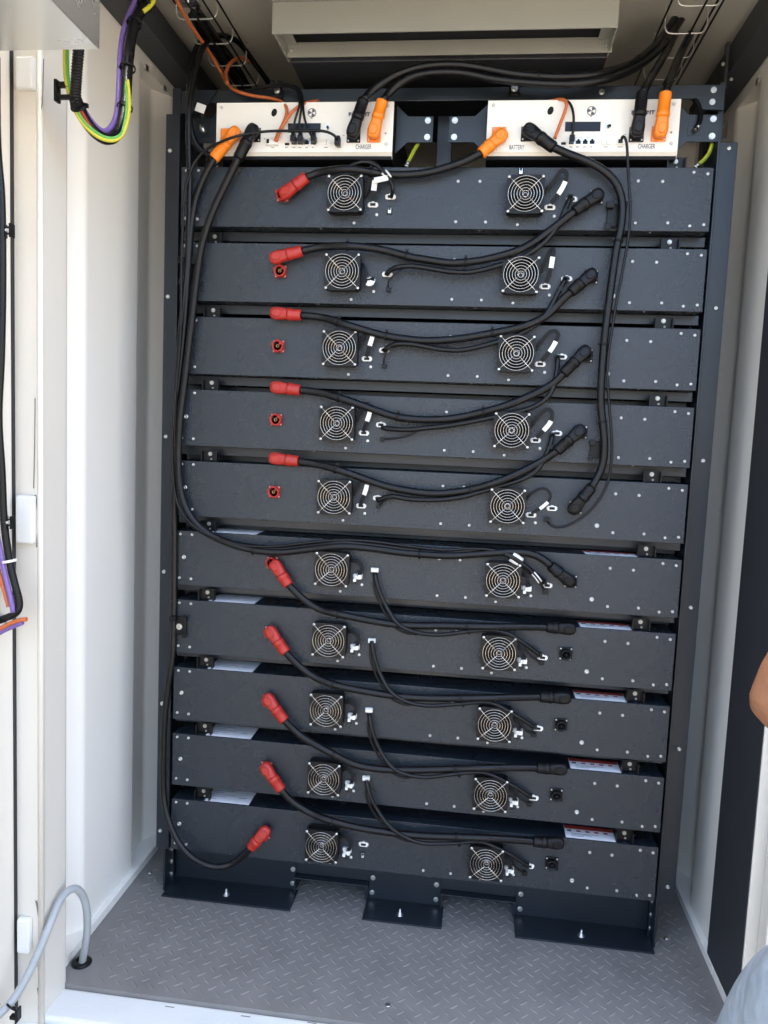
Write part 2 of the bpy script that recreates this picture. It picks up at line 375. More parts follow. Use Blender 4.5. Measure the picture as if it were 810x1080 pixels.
# unseen sheet added behind the modules to keep the inside of the rack dark
p = MB(); p.box(-0.60, 0.595, 0.645, 0.65, 0.05, 1.96, R_); p.build('shade_sheet', rack)
# feet
def foot(x0, x1, bolts, inner):
    p = MB()
    p.box(x0 - 0.003, x1 + .008 if x0 < .2 else x1, 0.020, 0.1095, 0.0015, 0.0055, R_, 0.0008)
    p.box(x0, x1, 0.110, 0.114, 0.0015, 0.1445, R_, 0.0008)
    p.lathe(((x0 + x1) / 2 - .005, 0.052, 0.0055), (0, 0, 1), [(0.009, 0), (0.009, .0015), (.0055, .0016), (.0055, .007), (.003, .0075), (.003, .016), (0, .016)], M['zinc'], n=10)
    for bx, bz in bolts: p.screw((bx, 0.110, bz), r=.0048, hexa=True)
    for bx in inner: p.box(bx, bx + .004, 0.1192, 0.30, 0.0015, 0.0495, R_)
    return p.build('foot', rack)
foot(-0.618, -0.292, [(-0.299, .06), (-0.299, .021)], [-0.298])
foot(-0.097, 0.090, [(-0.087, .061), (-0.088, .021), (.078, .061), (.078, .021)], [-0.095, .084])
foot(0.280, 0.606, [(.292, .061), (.292, .021)], [.282])
p = MB(); p.box(-0.612, 0.60, 0.1145, 0.119, 0.0480, 0.142, R_, 0.001); p.box(-0.612, 0.60, 0.1192, 0.16, 0.0480, 0.052, R_); p.build('base_beam', rack)
for xa, xb in ((-.2915, -.0975), (.0905, .2795)):
    p = MB(); p.box(xa, xb, 0.092, 0.1095, 0.0440, 0.0475, R_, 0.0008)
    p.box(xa, xa + .0035, 0.092, 0.300, 0.0060, 0.0438, R_, 0.0006); p.box(xb - .0075, xb, 0.100, 0.1095, 0.0060, 0.0438, R_, 0.0006)
    p.box(xa + .0040, xb, 0.1096, 0.300, 0.0440, 0.0475, R_); p.build('floor_channel', rack)
for sx in (-0.628, 0.6065):
    p = MB(); p.box(sx, sx + .005, 0.045, 0.118, 0.0015, 0.118, R_, .001)
    p.box(sx - .004 if sx > 0 else sx - .002, sx + .012 if sx > 0 else sx + .011, 0.085, 0.0895, 0.0015, 0.116, R_, .0008)
    for z in (.095, .060, .025): p.screw((sx + .0035, 0.085, z), r=.005, hexa=True)
    p.build('base_plate', rack)
# clamps on the cross bar
def clamp(px, py, y0, parent, s_=1.0, screw=True):
    c0 = at(px, py, y=y0); p = MB(); w_ = 0.011 * s_
    p.box(c0.x - w_, c0.x + w_, y0 - .008, y0 - .0006, c0.z - .014 * s_, c0.z + .016 * s_, M['black'], .002)
    p.box(c0.x - w_ * 1.25, c0.x - w_ * .35, y0 - .020, y0 - .0085, c0.z + .009 * s_, c0.z + .018 * s_, M['black'], .002)
    p.box(c0.x + w_ * .35, c0.x + w_ * 1.25, y0 - .020, y0 - .0085, c0.z + .009 * s_, c0.z + .018 * s_, M['black'], .002)
    p.box(c0.x - w_ * 1.2, c0.x - w_ * .5, y0 - .012, y0 - .0085, c0.z - .018 * s_, c0.z - .010 * s_, M['black'], .0015)
    p.box(c0.x + w_ * .5, c0.x + w_ * 1.2, y0 - .012, y0 - .0085, c0.z - .018 * s_, c0.z - .010 * s_, M['black'], .0015)
    if screw: p.screw((c0.x, y0 - .008, c0.z), r=.0056, hexa=True)
    return p.build('cable_clamp', parent)
clamp(293, 97, 0.050, rack); clamp(542.5, 95, 0.050, rack)

# ================================================================== CREAM BOXES
def text_mesh(txt, size, loc, m, parent, name='lettering', bold=0.0, xs=1.0, org=None):
    cu = bpy.data.curves.new(name, 'FONT'); cu.body = txt; cu.size = size; cu.align_x = 'CENTER'; cu.align_y = 'CENTER'; cu.extrude = 0.0003; cu.offset = bold
    o = bpy.data.objects.new(name, cu); COL.objects.link(o)
    bpy.context.view_layer.update()
    me = bpy.data.meshes.new_from_object(o.evaluated_get(bpy.context.evaluated_depsgraph_get()))
    COL.objects.unlink(o); bpy.data.objects.remove(o)
    for v in me.vertices: v.co = Vector((v.co.x * xs, -v.co.z, v.co.y))
    me.materials.clear(); me.materials.append(m); me.name = name
    ob = bpy.data.objects.new(name, me); COL.objects.link(ob); ob.parent = parent; ob.location = Vector(loc) - world(parent)
    return ob
def socket_flange(mb, c, m, s_=0.0155, boss=0.012):
    """square flanged power socket lying on a front panel at c (x, y=panel, z)"""
    x, y, z = c
    mb.box(x - s_, x + s_, y - .004, y - .0006, z - s_, z + s_, m, .0015)
    for a in (-1, 1):
        for b_ in (-1, 1): mb.screw((x + a * s_ * .74, y - .004, z + b_ * s_ * .74), r=.0021)
    mb.cyl((x, y - .0041, z), (0, -1, 0), boss, .010, m, n=20)
def control_box(dx, label, full):
    bx = thing('control_box', (dx + 0.3085, 0.2, 1.82), label, 'control box', 'cream control boxes on top of the rack')
    x0, x1, z0, z1 = dx + 0.105, dx + 0.512, 1.8215, 1.9405
    p = MB(); p.box(x0 + .001, x1 - .001, 0.0035, 0.42, z0 - .004, z1 - .001, M['black_matt'], .001); p.build('case', bx)
    p = MB(); p.box(x0, x1, 0.0, 0.003, z0 + .011, z1, M['cream'], .001)
    p.prism([(0.0, z0 + .0108), (0.003, z0 + .0108), (0.009, z0 - .001), (0.006, z0 - .002)], 'x', x0, x1, M['cream_lip'])
    for q in ((.012, .109), (.393, .109), (.393, .028), (.012, .028)): p.screw((x0 + q[0], 0, z0 + q[1]), r=.0038)
    p.build('front_panel', bx)
    p = MB(); cx, cz = x0 + .135, 1.918; p.cyl((cx, -.0004, cz), (0, -1, 0), 1, 0.0006, M['black_matt'], n=20)
    k = len(p.v)
    for i in range(k):
        v = p.v[i]; a = Vector((v.x - cx, 0, v.z - cz)); a = Vector((a.x * .0062, 0, a.z * .0088)); th = -.35
        p.v[i] = Vector((cx + a.x * math.cos(th) - a.z * math.sin(th), v.y, cz + a.x * math.sin(th) + a.z * math.cos(th)))
    p.build('oval_port', bx)
    # round emblem: ring with three petals
    p = MB(); ex, ez = x0 + .222, 1.917; p.ring((ex, -.0008, ez), (0, 1, 0), .0092, .0007, M['print'], n=28, k=5)
    for a in (0.4, 2.5, 4.6):
        for s2 in (0,):
            cpts = [(ex, ez)] + [(ex + .0082 * math.cos(a + t), ez + .0082 * math.sin(a + t)) for t in (0, .35, .7, 1.05)]
            p.prism(cpts, 'y', -.0009, -.0005, M['print'])
    p.build('emblem', bx)
    p = MB(); p.box(x0 + .168, x0 + .243, -.0016, -.0002, 1.8745, 1.8945, M['screen'], .0006); p.build('display', bx)
    p = MB(); kx, kz = x0 + .258, 1.886
    p.cyl((kx, -.0002, kz), (0, -1, 0), .0055, .002, M['zinc'], n=16); p.tube([(kx, -.002, kz), (kx + .003, -.012, kz - .004)], [.002, .0032], M['black'], n=8); p.build('toggle_switch', bx)
    p = MB(); p.box(x0 + .162, x0 + .172, -.0012, -.0002, 1.847, 1.852, M['black'], .0003); p.box(x0 + .1625, x0 + .1715, -.002, -.0013, 1.8525, 1.8545, M['white_plastic']); p.build('usb_port', bx)
    for i in range(4):
        jx = x0 + .1835 + i * .0146
        p = MB(); p.box(jx - .0068, jx + .0068, -.0022, -.0002, 1.8465, 1.8612, M['chrome'], .0008)
        p.prism([(jx - .0052, 1.848), (jx + .0052, 1.848), (jx + .0052, 1.8555), (jx + .0025, 1.8555), (jx + .0025, 1.8585), (jx - .0025, 1.8585), (jx - .0025, 1.8555), (jx - .0052, 1.8555)], 'y', -.0026, -.0023, M['black_matt'])
        p.build('network_port', bx)
    p = MB(); p.box(x0 + .248, x0 + .268, -.003, -.0002, 1.8475, 1.858, M['white_plastic'], .0008); p.box(x0 + .2575, x0 + .2582, -.0034, -.0031, 1.848, 1.8575, M['print']); p.build('terminal_block', bx)
    p = MB(); p.box(x0 + .279, x0 + .297, -.004, -.0002, 1.8465, 1.859, M['white_plastic'], .001); p.box(x0 + .282, x0 + .291, -.0046, -.0041, 1.849, 1.857, M['black_matt']); p.build('data_port', bx)
    if full == 'l':
        p = MB(); p.box(x0 + .121, x0 + .147, -.008, -.0002, 1.846, 1.859, M['white_plastic'], .001); p.box(x0 + .121, x0 + .127, -.0086, -.0081, 1.849, 1.858, M['black_matt']); p.build('wire_terminal', bx)
    # tiny print below the ports
    p = MB()
    for q, wd in ((.1665, .008), (.1835, .007), (.198, .008), (.213, .007), (.227, .005), (.258, .011), (.288, .012), (.222, .005), (.134, .007)):
        zz = 1.8415 if q != .222 else 1.9045
        for j in range(int(wd / .0022)): p.box(x0 + q - wd / 2 + j * .0022, x0 + q - wd / 2 + j * .0022 + .0013, -.0006, -.0002, zz, zz + .0020, M['print'])
    p.build('port_print', bx)
    # power sockets
    for nm, q, z, m in (('battery_socket', .027, 1.868, 'orange'), ('battery_socket', .090, 1.869, 'black'), ('charger_socket', .319, 1.867, 'black'), ('charger_socket', .365, 1.868, 'orange')):
        p = MB(); socket_flange(p, (x0 + q, 0, z), M[m]); p.build(nm, bx)
    t = M['print']
    text_mesh('CHARGER', .0140, (x0 + .342, -.0005, 1.8430), t, bx, xs=.56)
    if full == 'r': text_mesh('BATTERY', .0140, (x0 + .067, -.0005, 1.8415), t, bx, xs=.56)
    text_mesh('+', .012, (x0 + .391, -.0005, 1.8715), t, bx); text_mesh('-', .012, (x0 + .296, -.0005, 1.869), t, bx); text_mesh('-', .012, (x0 + .114, -.0005, 1.863), t, bx)
    text_mesh('F', .0100, (x0 + .3085, -.0005, 1.913), t, bx, bold=.0006, xs=1.3); text_mesh('RIT', .0100, (x0 + .3445, -.0005, 1.913), t, bx, bold=.0006, xs=1.3)
    # mounting ears
    for s_ in (-1, 1):
        e = MB(); xa = x0 if s_ < 0 else x1; f = lambda d: xa + s_ * d
        poly = [(f(.001), 1.951), (f(.028), 1.926), (f(.092 if (s_ > 0) == (full == 'r') else .085), 1.926), (f(.092 if (s_ > 0) == (full == 'r') else .085), 1.870), (f(.028), 1.870), (f(.001), 1.845)]
        e.prism(poly, 'y', 0.046, 0.0495, R_)
        for z in (1.917, 1.881): e.screw((f(.080 if (s_ > 0) == (full == 'r') else .073), 0.046, z), r=.0050, hexa=True)
        if (s_ > 0) == (full == 'r'):
            e.box(f(.028) if s_ > 0 else f(.056), f(.056) if s_ > 0 else f(.028), 0.0445, 0.0458, 1.882, 1.915, R_, .0005)
            e.tube([(f(.040), .040, 1.889), (f(.046), .036, 1.897), (f(.050), .036, 1.906)], [.005, .007, .004], M['zinc'], n=8)
        e.build('mounting_ear', bx)
    return bx
boxR = control_box(0.0, 'cream control box with mostly empty network ports and the word BATTERY showing', 'r')
boxL = control_box(-0.614, 'cream control box crowded with black network plugs near the hanging cable loop', 'l')

# short earth wires under the ears
def earth_wire(pts, label, parent=None):
    P = spline(pix(pts, 0.03), .004); o = thing('earth_wire', P[-1], label, 'wire', 'short yellow green earth wires')
    p = MB(); p.tube(P, .0042, M['yellow'], n=10); w = MB()
    w.tube([q + Vector((.0012, -.0035, .0)) for q in P], .0014, M['green'], n=6); p.build('yellow_sheath', o); w.build('green_stripe', o)
    e = MB(); d_ = (P[-1] - P[-3]).normalized(); e.tube([P[-1], P[-1] + d_ * .008], [.0044, .003], M['zinc'], n=8); e.tube([P[-1] + d_ * .008, P[-1] + d_ * .015], [.0045, .0045], M['zinc'], n=8, flat=.3); e.build('ring_terminal', o)
earth_wire([(441, 152, .06), (437, 158, .045), (433, 166, .03), (430.5, 171, .02)], 'yellow and green earth wire hanging beside the CHARGER end of the crowded box')
earth_wire([(751, 152, .06), (748, 161, .045), (742, 169, .03), (737, 173, .02)], 'yellow and green earth wire dangling at the upper corner next to the rack post')

# ================================================================== BATTERY MODULES
MESH = {}
def shared(key, fn, name, parent, off=None):
    """one mesh per kind of part, shared by every copy"""
    if key not in MESH:
        mb = MB(); fn(mb); MESH[key] = mb.mesh(name)
    o = bpy.data.objects.new(name, MESH[key]); COL.objects.link(o); o.parent = parent
    if off is not None: o.location = off
    return o
W2 = 0.59
SCREWS = [(-.578, .058), (-.549, .058), (-.579, -.049), (-.55, -.05), (.435, .038), (.486, .037), (.549, .056), (.578, .053), (.435, -.05), (.503, -.049),
          (.549, -.055), (.578, -.052), (.048, .036), (.096, .036), (.047, -.051), (.113, -.051), (-.182, -.056), (.183, -.056)]
def f_case(mb):
    mb.box(-W2 + .001, W2 - .001, 0.004, 0.55, -HH / 2, HH / 2 - .0006, M['module'], .0015)
def f_front(low):
    def fn(mb):
        mb.box(-W2, W2, 0.0, 0.0036, -HH / 2, HH / 2, M['module'], .0012)
        for x, z in SCREWS: mb.screw((x, 0, z), r=.0037)
        for x in (-.26, .10, .47): mb.screw((x, .012, -HH / 2), (0, 0, -1), r=.0022)
        mb.lathe((-.569, 0, .002), (0, -1, 0), [(.0055, 0), (.0055, .0012), (.0038, .002), (.0026, .002), (.0024, .0005), (0, .0004)], M['zinc'], n=14)
        mb.lathe((.399, 0, -.036), (0, -1, 0), [(.0055, 0), (.0055, .0012), (.0038, .002), (.0026, .002), (.0024, .0005), (0, .0004)], M['zinc'], n=14)
        for x, z in ((-.131, -.037), (.262, -.037)): mb.lathe((x, 0, z), (0, -1, 0), [(.0034, 0), (.0034, .001), (0, .0016)], M['tag'], n=10)
    return fn
FT = 0.031
def f_fan(mb):
    a, r, n = .0405, .0372, 40; m = M['black']
    def sq(t):
        c_, s_ = math.cos(t), math.sin(t); k = a / max(abs(c_), abs(s_)); p_ = Vector((c_ * k, s_ * k))
        if p_.length > a * 1.30: p_ = p_.normalized() * a * 1.30
        return p_
    for i in range(n):
        pass
    ring = lambda R, y: [(R * math.cos(2 * PI * i / n), y, R * math.sin(2 * PI * i / n)) for i in range(n)]
    sqr = lambda y, k=1.0: [(sq(2 * PI * (i + .5) / n if 0 else 2 * PI * i / n).x * k, y, sq(2 * PI * i / n).y * k) for i in range(n)]
    # square flange front, bore, waist, back flange
    mb.loft([sqr(-FT), ring(r, -FT), ring(r, -.001)], m, cap=False, smooth=False)
    mb.loft([sqr(-FT), sqr(-FT + .005), sqr(-FT + .0052, .90), sqr(-.0062, .90), sqr(-.006), sqr(-.0006)], m, cap=False, smooth=False)
    mb.box(-.034, .034, -.0015, -.0006, -.034, .034, M['black_matt'])
    for sx in (-1, 1):
        for sz in (-1, 1): mb.cyl((sx * .0355, -.0062, sz * .0355), (0, -1, 0), .0036, FT - .0115, M['black'], n=10)
def f_imp(mb):
    mb.lathe((0, -.004, 0), (0, -1, 0), [(.0165, 0), (.0165, .018), (.015, .0205), (0, .0205)], M['black_matt'], n=24)
    for k in range(7):
        a = 2 * PI * k / 7; pts = []
        for rr, tw in ((.0160, .62), (.026, .50), (.0355, .40)):
            for sgn in (-1, 1):
                th = a + sgn * tw * .55 * .0160 / rr * 1.4 + (rr - .016) * 12
                pts.append((rr * math.cos(th), -.013 - sgn * .007, rr * math.sin(th)))
        mb.add(pts, [(0, 1, 3, 2), (2, 3, 5, 4)], M['black_matt'], True)
    mb.lathe((0, -.0246, 0), (0, -1, 0), [(.0105, 0), (.0105, .0004), (0, .0004)], M['screen'], n=20)
    mb.ring((0, -.0252, 0), (0, 1, 0), .0048, .0007, M['chrome'], n=20, k=5)
def f_grille(mb):
    y = -FT - .0035
    for R in (.0372, .0308, .0246, .0184, .0124, .0066): mb.ring((0, y, 0), (0, 1, 0), R, .00054, M['chrome'], n=40, k=6)
    for sx, sz in ((1, 1), (1, -1)):
        mb.tube([(-sx * .0368, y + .0012, -sz * .0368), (-sx * .026, y, -sz * .026), (-sx * .0045, y - .0006, -sz * .0045)], .0008, M['chrome'], n=6)
        mb.tube([(sx * .0368, y + .0012, sz * .0368), (sx * .026, y, sz * .026), (sx * .0045, y - .0006, sz * .0045)], .0008, M['chrome'], n=6)
    for sx in (-1, 1):
        for sz in (-1, 1):
            mb.ring((sx * .0362, y + .0014, sz * .0362), (0, 1, 0), .0030, .0009, M['chrome'], n=14, k=5)
            mb.lathe((sx * .0362, y + .0018, sz * .0362), (0, -1, 0), [(.0036, 0), (.0036, .0012), (.0026, .0024), (0, .0028)], M['zinc'], n=10)
            mb.cyl((sx * .0362, -.0062, sz * .0362), (0, -1, 0), .0018, FT - .0125, M['zinc'], n=8)
def f_redsock(mb):
    m = M['red']; mb.box(-.0138, .0138, -.004, -.0006, -.0138, .0138, m, .0030)
    mb.lathe((0, -.004, 0), (0, -1, 0), [(.0138, 0), (.0138, .010), (.0126, .0125), (.0106, .0125), (.0102, .004)], m, n=28)
    mb.lathe((0, -.004, 0), (0, -1, 0), [(.0101, .0040), (.0001, .0038)], M['black_matt'], n=24)
    mb.lathe((0, -.0079, 0), (0, -1, 0), [(.0040, 0), (.0040, .004), (.0028, .0042), (.0026, .001)], M['brass'], n=16); mb.cyl((0, -.0088, 0), (0, -1, 0), .0026, .0006, M['black_matt'], n=12)
    mb.box(-.0075, -.0035, -.0150, -.0085, .0028, .0078, M['black_matt'], .0008); mb.box(.0030, .0085, -.0145, -.0085, .0035, .0085, m, .0008)
    for k in range(5):
        a = 2 * PI * k / 5 + .3; mb.box(.0128 * math.cos(a) - .0018, .0128 * math.cos(a) + .0018, -.0185, -.0155, .0128 * math.sin(a) - .0018, .0128 * math.sin(a) + .0018, m, .0005)
    for sx in (-1, 1):
        for sz in (-1, 1): mb.screw((sx * .0112, -.004, sz * .0112), r=.0016)
def f_blksock(mb):
    m = M['black']; mb.box(-.015, .015, -.004, -.0006, -.015, .015, m, .0018)
    mb.lathe((0, -.004, 0), (0, -1, 0), [(.0122, 0), (.0122, .012), (.0110, .0135), (.0096, .0135), (.0093, .003), (.0001, .0028)], m, n=24)
    mb.lathe((0, -.0069, 0), (0, -1, 0), [(.0036, 0), (.0036, .006), (0, .0075)], M['black_matt'], n=14)
    mb.box(-.003, .003, -.018, -.0176, .0098, .0118, m); mb.box(.0095, .0135, -.018, -.006, -.0095, -.0045, m, .0008)
    for sx in (-1, 1):
        for sz in (-1, 1): mb.screw((sx * .0118, -.004, sz * .0118), r=.0022)
def f_port(mb):
    m = M['white_plastic']; mb.box(-.0095, .0095, -.005, -.0006, -.0055, .0055, m, .001); mb.box(-.0118, -.0097, -.0035, -.0006, -.0035, .0035, m, .0006); mb.box(.0097, .0118, -.0035, -.0006, -.0035, .0035, m, .0006)
    mb.box(-.006, .006, -.0054, -.0051, -.0028, .0032, M['black_matt']); mb.box(-.003, .003, -.0052, -.0008, .0057, .0072, m, .0005)
def f_wport(mb):
    m = M['white_plastic']; mb.box(-.0088, .0088, -.010, -.0006, -.0052, .0052, m, .0012); mb.box(-.0066, .0066, -.0135, -.0102, -.0042, .0036, m, .001)
    for x in (-.004, 0, .004): mb.tube([(x, -.0125, -.0044), (x, -.014, -.0085), (x * .7, -.013, -.013)], .0011, M['red'] if x == 0 else M['black'], n=6)
def f_blob(mb):
    m = M['white_plastic']; mb.box(-.0100, .0100, -.010, -.0006, -.0052, .0062, m, .0012); mb.box(-.0055, .0078, -.018, -.0102, -.0048, .0052, m, .001)
    mb.box(.0018, .0090, -.024, -.0182, -.003, .0068, m, .001); mb.box(-.0122, -.0102, -.0045, -.0006, -.0035, .0045, m, .0004)
    mb.box(-.0095, -.0030, -.020, -.0102, -.0105, -.0030, m, .001); mb.tube([(.004, -.022, .006), (.006, -.026, .012), (.001, -.024, .018)], .0013, M['black'], n=6); mb.tube([(-.006, -.018, -.010), (-.004, -.022, -.014), (.002, -.020, -.012)], .0012, M['black'], n=6)
def f_switch(mb):
    mb.box(-.0055, .0055, -.002, -.0006, -.0085, .0085, M['black_matt'], .0008); mb.box(-.0035, .0035, -.0035, -.0022, -.0062, .0062, M['galv'], .0006); mb.box(-.0026, .0026, -.0042, -.0036, .0004, .0058, M['black'], .0004)
def f_tab(mb):
    mb.box(-.020, .020, .0065, .009, .0004, .027, M['black'], .0006)
    for s_ in (-1, 1): mb.box(s_ * .0185 - .0015, s_ * .0185 + .0015, -.006, .0063, .0004, .024, M['black'], .0006)
    mb.screw((0, .0065, .0185), m=M['galv_dull'], r=.0036, hexa=True); mb.screw((.003, .0065, .006), m=M['galv_dull'], r=.0026)
def f_paper(mb):
    q = lambda x0, x1, y0, y1, m: mb.add([(x0, y0, .0007), (x1, y0, .0007), (x1, y1, .0007), (x0, y1, .0007)], [(0, 1, 2, 3)], m)
    mb.add([(-.057, 0, .0004), (.057, 0, .0004), (.057, .085, .0004), (-.057, .085, .0004)], [(0, 1, 2, 3)], M['paper'])
    for j in range(5): q(-.050, -.032 + .011 * ((j * 7) % 5), .016 + j * .011, .0176 + j * .011, M['print'])
    q(.022, .042, .030, .0316, M['print'])
def f_warn(mb):
    mb.add([(-.058, 0, .0004), (.058, 0, .0004), (.058, .060, .0004), (-.058, .060, .0004)], [(0, 1, 2, 3)], M['paper'])
    q = lambda x0, x1, y0, y1, m: mb.add([(x0, y0, .0007), (x1, y0, .0007), (x1, y1, .0007), (x0, y1, .0007)], [(0, 1, 2, 3)], m)
    q(-.057, .057, .043, .0595, M['print_red'])
    q(-.052, -.042, .030, .039, M['print'])
    for j in range(4): q(-.030 + j * .021, -.030 + j * .021 + .010, .031, .038, M['print_red'])
    for j in range(3): q(-.045, -.015 + .018 * ((j * 5) % 4), .009 + j * .006, .0106 + j * .006, M['print'])
def ribbon(name, parent, P, wdt, m, tagspan=None):
    """flat fan lead with a white tag round it, ending in its port"""
    Q = spline(P, .004); p = MB(); n = len(Q)
    def strip(mb, A, w_, t_, mm):
        rings = []; up = Vector((0, -1, 0))
        for i, c_ in enumerate(A):
            t = (A[min(i + 1, len(A) - 1)] - A[max(i - 1, 0)]).normalized(); sd = t.cross(up).normalized(); nn = sd.cross(t)
            rings.append([c_ + sd * (w_ * a) + nn * (t_ * b_) for a, b_ in ((-1, -1), (1, -1), (1, 1), (-1, 1))])
        mb.loft(rings, mm, smooth=False)
    strip(p, Q, wdt, .0014, m); o = p.build(name, parent, org=Vector((0, 0, 0)))
    if tagspan:
        a, b_ = int(tagspan[0] * n), int(tagspan[1] * n); t = MB(); strip(t, Q[a:b_ + 1], wdt * 1.12, .0022, M['tag'])
        t.build('tag', o, org=Vector((0, 0, 0)))
    return o
MODS = []
ML = ['topmost battery module, right under the cream boxes, with its red plug seated',
      'second battery module from the top, its loose red plug tilted over the red socket',
      'third battery module from the top, its loose red plug lying along the top edge',
      'fourth battery module from the top, with a bare red socket below a loose plug',
      'fifth battery module from the top, the lowest one with a bare red socket',
      'sixth battery module from the top, crossed by the two long black cables from the post',
      'seventh battery module from the top, with a black cable clip at its end',
      'eighth battery module from the top, third one up from the lowest',
      'ninth battery module from the top, resting directly above the lowest',
      'lowest battery module, just above the rack feet, with an empty white port']
V = Vector
for k in range(10):
    zc = ZT - k * PIT - HH / 2; low = k >= 5
    m = thing('battery_module', (0, 0, zc), ML[k], 'battery module', 'battery modules stacked in the rack'); MODS.append(m)
    shared('case', f_case, 'case', m); shared('front', f_front(low), 'front_panel', m)
    for fx in (-.2, .196):
        fn = shared('fan', f_fan, 'cooling_fan', m, V((fx, -.0002, .0)))
        shared('imp', f_imp, 'impeller', fn); shared('grille', f_grille, 'grille', fn)
        fn.rotation_euler = (random.uniform(-.008, .008), random.uniform(-.02, .02), random.uniform(-.02, .02))
    shared('reds', f_redsock, 'red_socket', m, V((-.348, 0, .003)))
    shared('blks', f_blksock, 'black_socket', m, V((.349, 0, .003)))
    shared('wport' if low and k < 9 else 'port', f_wport if low and k < 9 else f_port, 'signal_port', m, V((-.101, 0, .001)))
    shared('port', f_port, 'signal_port', m, V((.297, 0, -.002 if not low else -.010)))
    for sx in (-.514, .514): shared('tab', f_tab, 'mounting_tab', m, V((sx, 0.012, HH / 2)))
    if k in (0, 9): shared('switch', f_switch, 'rocker_switch', m, V((-.102, 0, -.028)))
    if k == 0: shared('switch', f_switch, 'rocker_switch', m, V((.184, 0, .0575)))
    if not low:
        shared('port', f_port, 'fan_port', m, V((.251, 0, -.0195))); 
        if k: shared('port', f_port, 'fan_port', m, V((-.140, 0, -.0195 if k != 1 else -.013)))
        j = lambda a: random.uniform(-a, a)
        # right fan lead
        if k in (1,):
            ribbon('fan_lead', m, [V((.236, -.012, .006)), V((.246, -.016, .030)), V((.258, -.018, .058)), V((.264, -.024, .056)), V((.2615, -.024, .035)), V((.2595, -.022, .012)), V((.252, -.016, -.013))], .0046, M['black_matt'], (.60, .78))
        elif k == 4:
            ribbon('fan_lead', m, [V((.236, -.012, .016)), V((.252, -.018, .034)), V((.272, -.022, .044)), V((.288, -.022, .036)), V((.290, -.022, .020)), V((.272, -.020, .0)), V((.251, -.016, -.015))], .0032, M['black_matt'], (.66, .82))
        else:
            ribbon('fan_lead', m, [V((.236, -.012, .010 + j(.004))), V((.252, -.018, .030 + j(.004))), V((.270, -.022, .052 + j(.004))), V((.284 + j(.004), -.023, .046)), V((.281 + j(.004), -.023, .024)), V((.266, -.021, .003)), V((.252, -.016, -.014))], .0044, M['black_matt'], (.64, .82))
        # left fan lead
        if k == 0:
            ribbon('fan_lead', m, [V((-.160, -.012, .0)), V((-.150, -.018, .020)), V((-.140, -.024, .044)), V((-.134, -.026, .036)), V((-.136, -.024, .012)), V((-.139, -.018, -.012))], .0052, M['black_matt'], (.60, .80))
            shared('port', f_port, 'fan_port', m, V((-.140, 0, -.0165)))
        elif k == 1:
            ribbon('fan_lead', m, [V((-.160, -.012, .020)), V((-.152, -.018, .010)), V((-.150, -.022, -.014)), V((-.140, -.024, -.026)), V((-.131, -.022, -.022)), V((-.134, -.016, -.010))], .0050, M['black_matt'], (.62, .86))
        else:
            ribbon('fan_lead', m, [V((-.160, -.012, .006 + j(.004))), V((-.148, -.018, .028)), V((-.134, -.024, .046 + j(.004))), V((-.124, -.024, .040)), V((-.128, -.023, .020 + j(.004))), V((-.136, -.018, -.004)), V((-.140, -.014, -.016))], .0044, M['black_matt'], (.56, .76))
    else:
        shared('blob', f_blob, 'fan_port', m, V((.252, 0, -.0195))); shared('blob', f_blob, 'fan_port', m, V((-.140, 0, -.017)))
        j = lambda a: random.uniform(-a, a)
        ribbon('fan_lead', m, [V((-.160, -.012, .020 + j(.003))), V((-.146, -.018, .024 + j(.004))), V((-.133 + j(.003), -.020, .014)), V((-.131, -.020, -.002)), V((-.137, -.018, -.014))], .0042, M['black_matt'])
        ribbon('fan_lead', m, [V((.236, -.012, .016 + j(.003))), V((.247, -.016, .010 + j(.004))), V((.252, -.019, -.004)), V((.252, -.018, -.014))], .0042, M['black_matt'])
        shared('paper', f_paper, 'paper_label', m, V((-.450, .005, HH / 2)))
        shared('warn', f_warn, 'warning_label', m, V((.437, .005, HH / 2)))
# clips screwed on the module fronts beside the posts
clamp(200, 287, -0.0005, MODS[1], 1.7, False); clamp(190.5, 660, -0.0005, MODS[6], 1.5); clamp(648.5, 229, -0.0005, MODS[0], 1.6, False); clamp(628.5, 475, -0.0005, MODS[3], 1.25, False)

# ================================================================== CABLES
def plug_mesh(mb, c, d, L, m, ps=1.0, boss=True):
    """angled power plug: rounded head over the socket at c, body along d (in front of the panel)"""
    d = Vector(d).normalized(); nrm = Vector((0, -1, 0)); nrm = (nrm - d * nrm.dot(d)).normalized(); sd = d.cross(nrm)
    c = Vector(c)
    if boss: mb.cyl(c + nrm * -.012, nrm, .0125 * ps, .016, m, n=20)
    prof = [(-.0155, .004, .004), (-.0145, .0085, .007), (-.011, .0122, .009), (-.005, .0142, .0102), (.004, .0146, .0108), (.014, .0134, .0110), (.022, .0124, .0112), (.026, .0122, .0112)]
    rings = []
    for s_, w_, h_ in prof:
        rings.append([c + d * s_ * ps + (sd * (abs(math.cos(t)) ** .7 * math.copysign(1, math.cos(t))) * w_ + nrm * (abs(math.sin(t)) ** .7 * math.copysign(1, math.sin(t))) * h_) * ps for t in [2 * PI * i / 18 for i in range(18)]])
    mb.loft(rings, m)
    # raised thumb pad
    pad = c + nrm * .0108 * ps + d * .002
    mb.loft([[pad + (d * math.cos(t) * .011 * a + sd * math.sin(t) * .0085 * a) * ps + nrm * b_ for t in [2 * PI * i / 16 for i in range(16)]] for a, b_ in ((1, -.004), (1, .0012), (.88, .0022))], m)
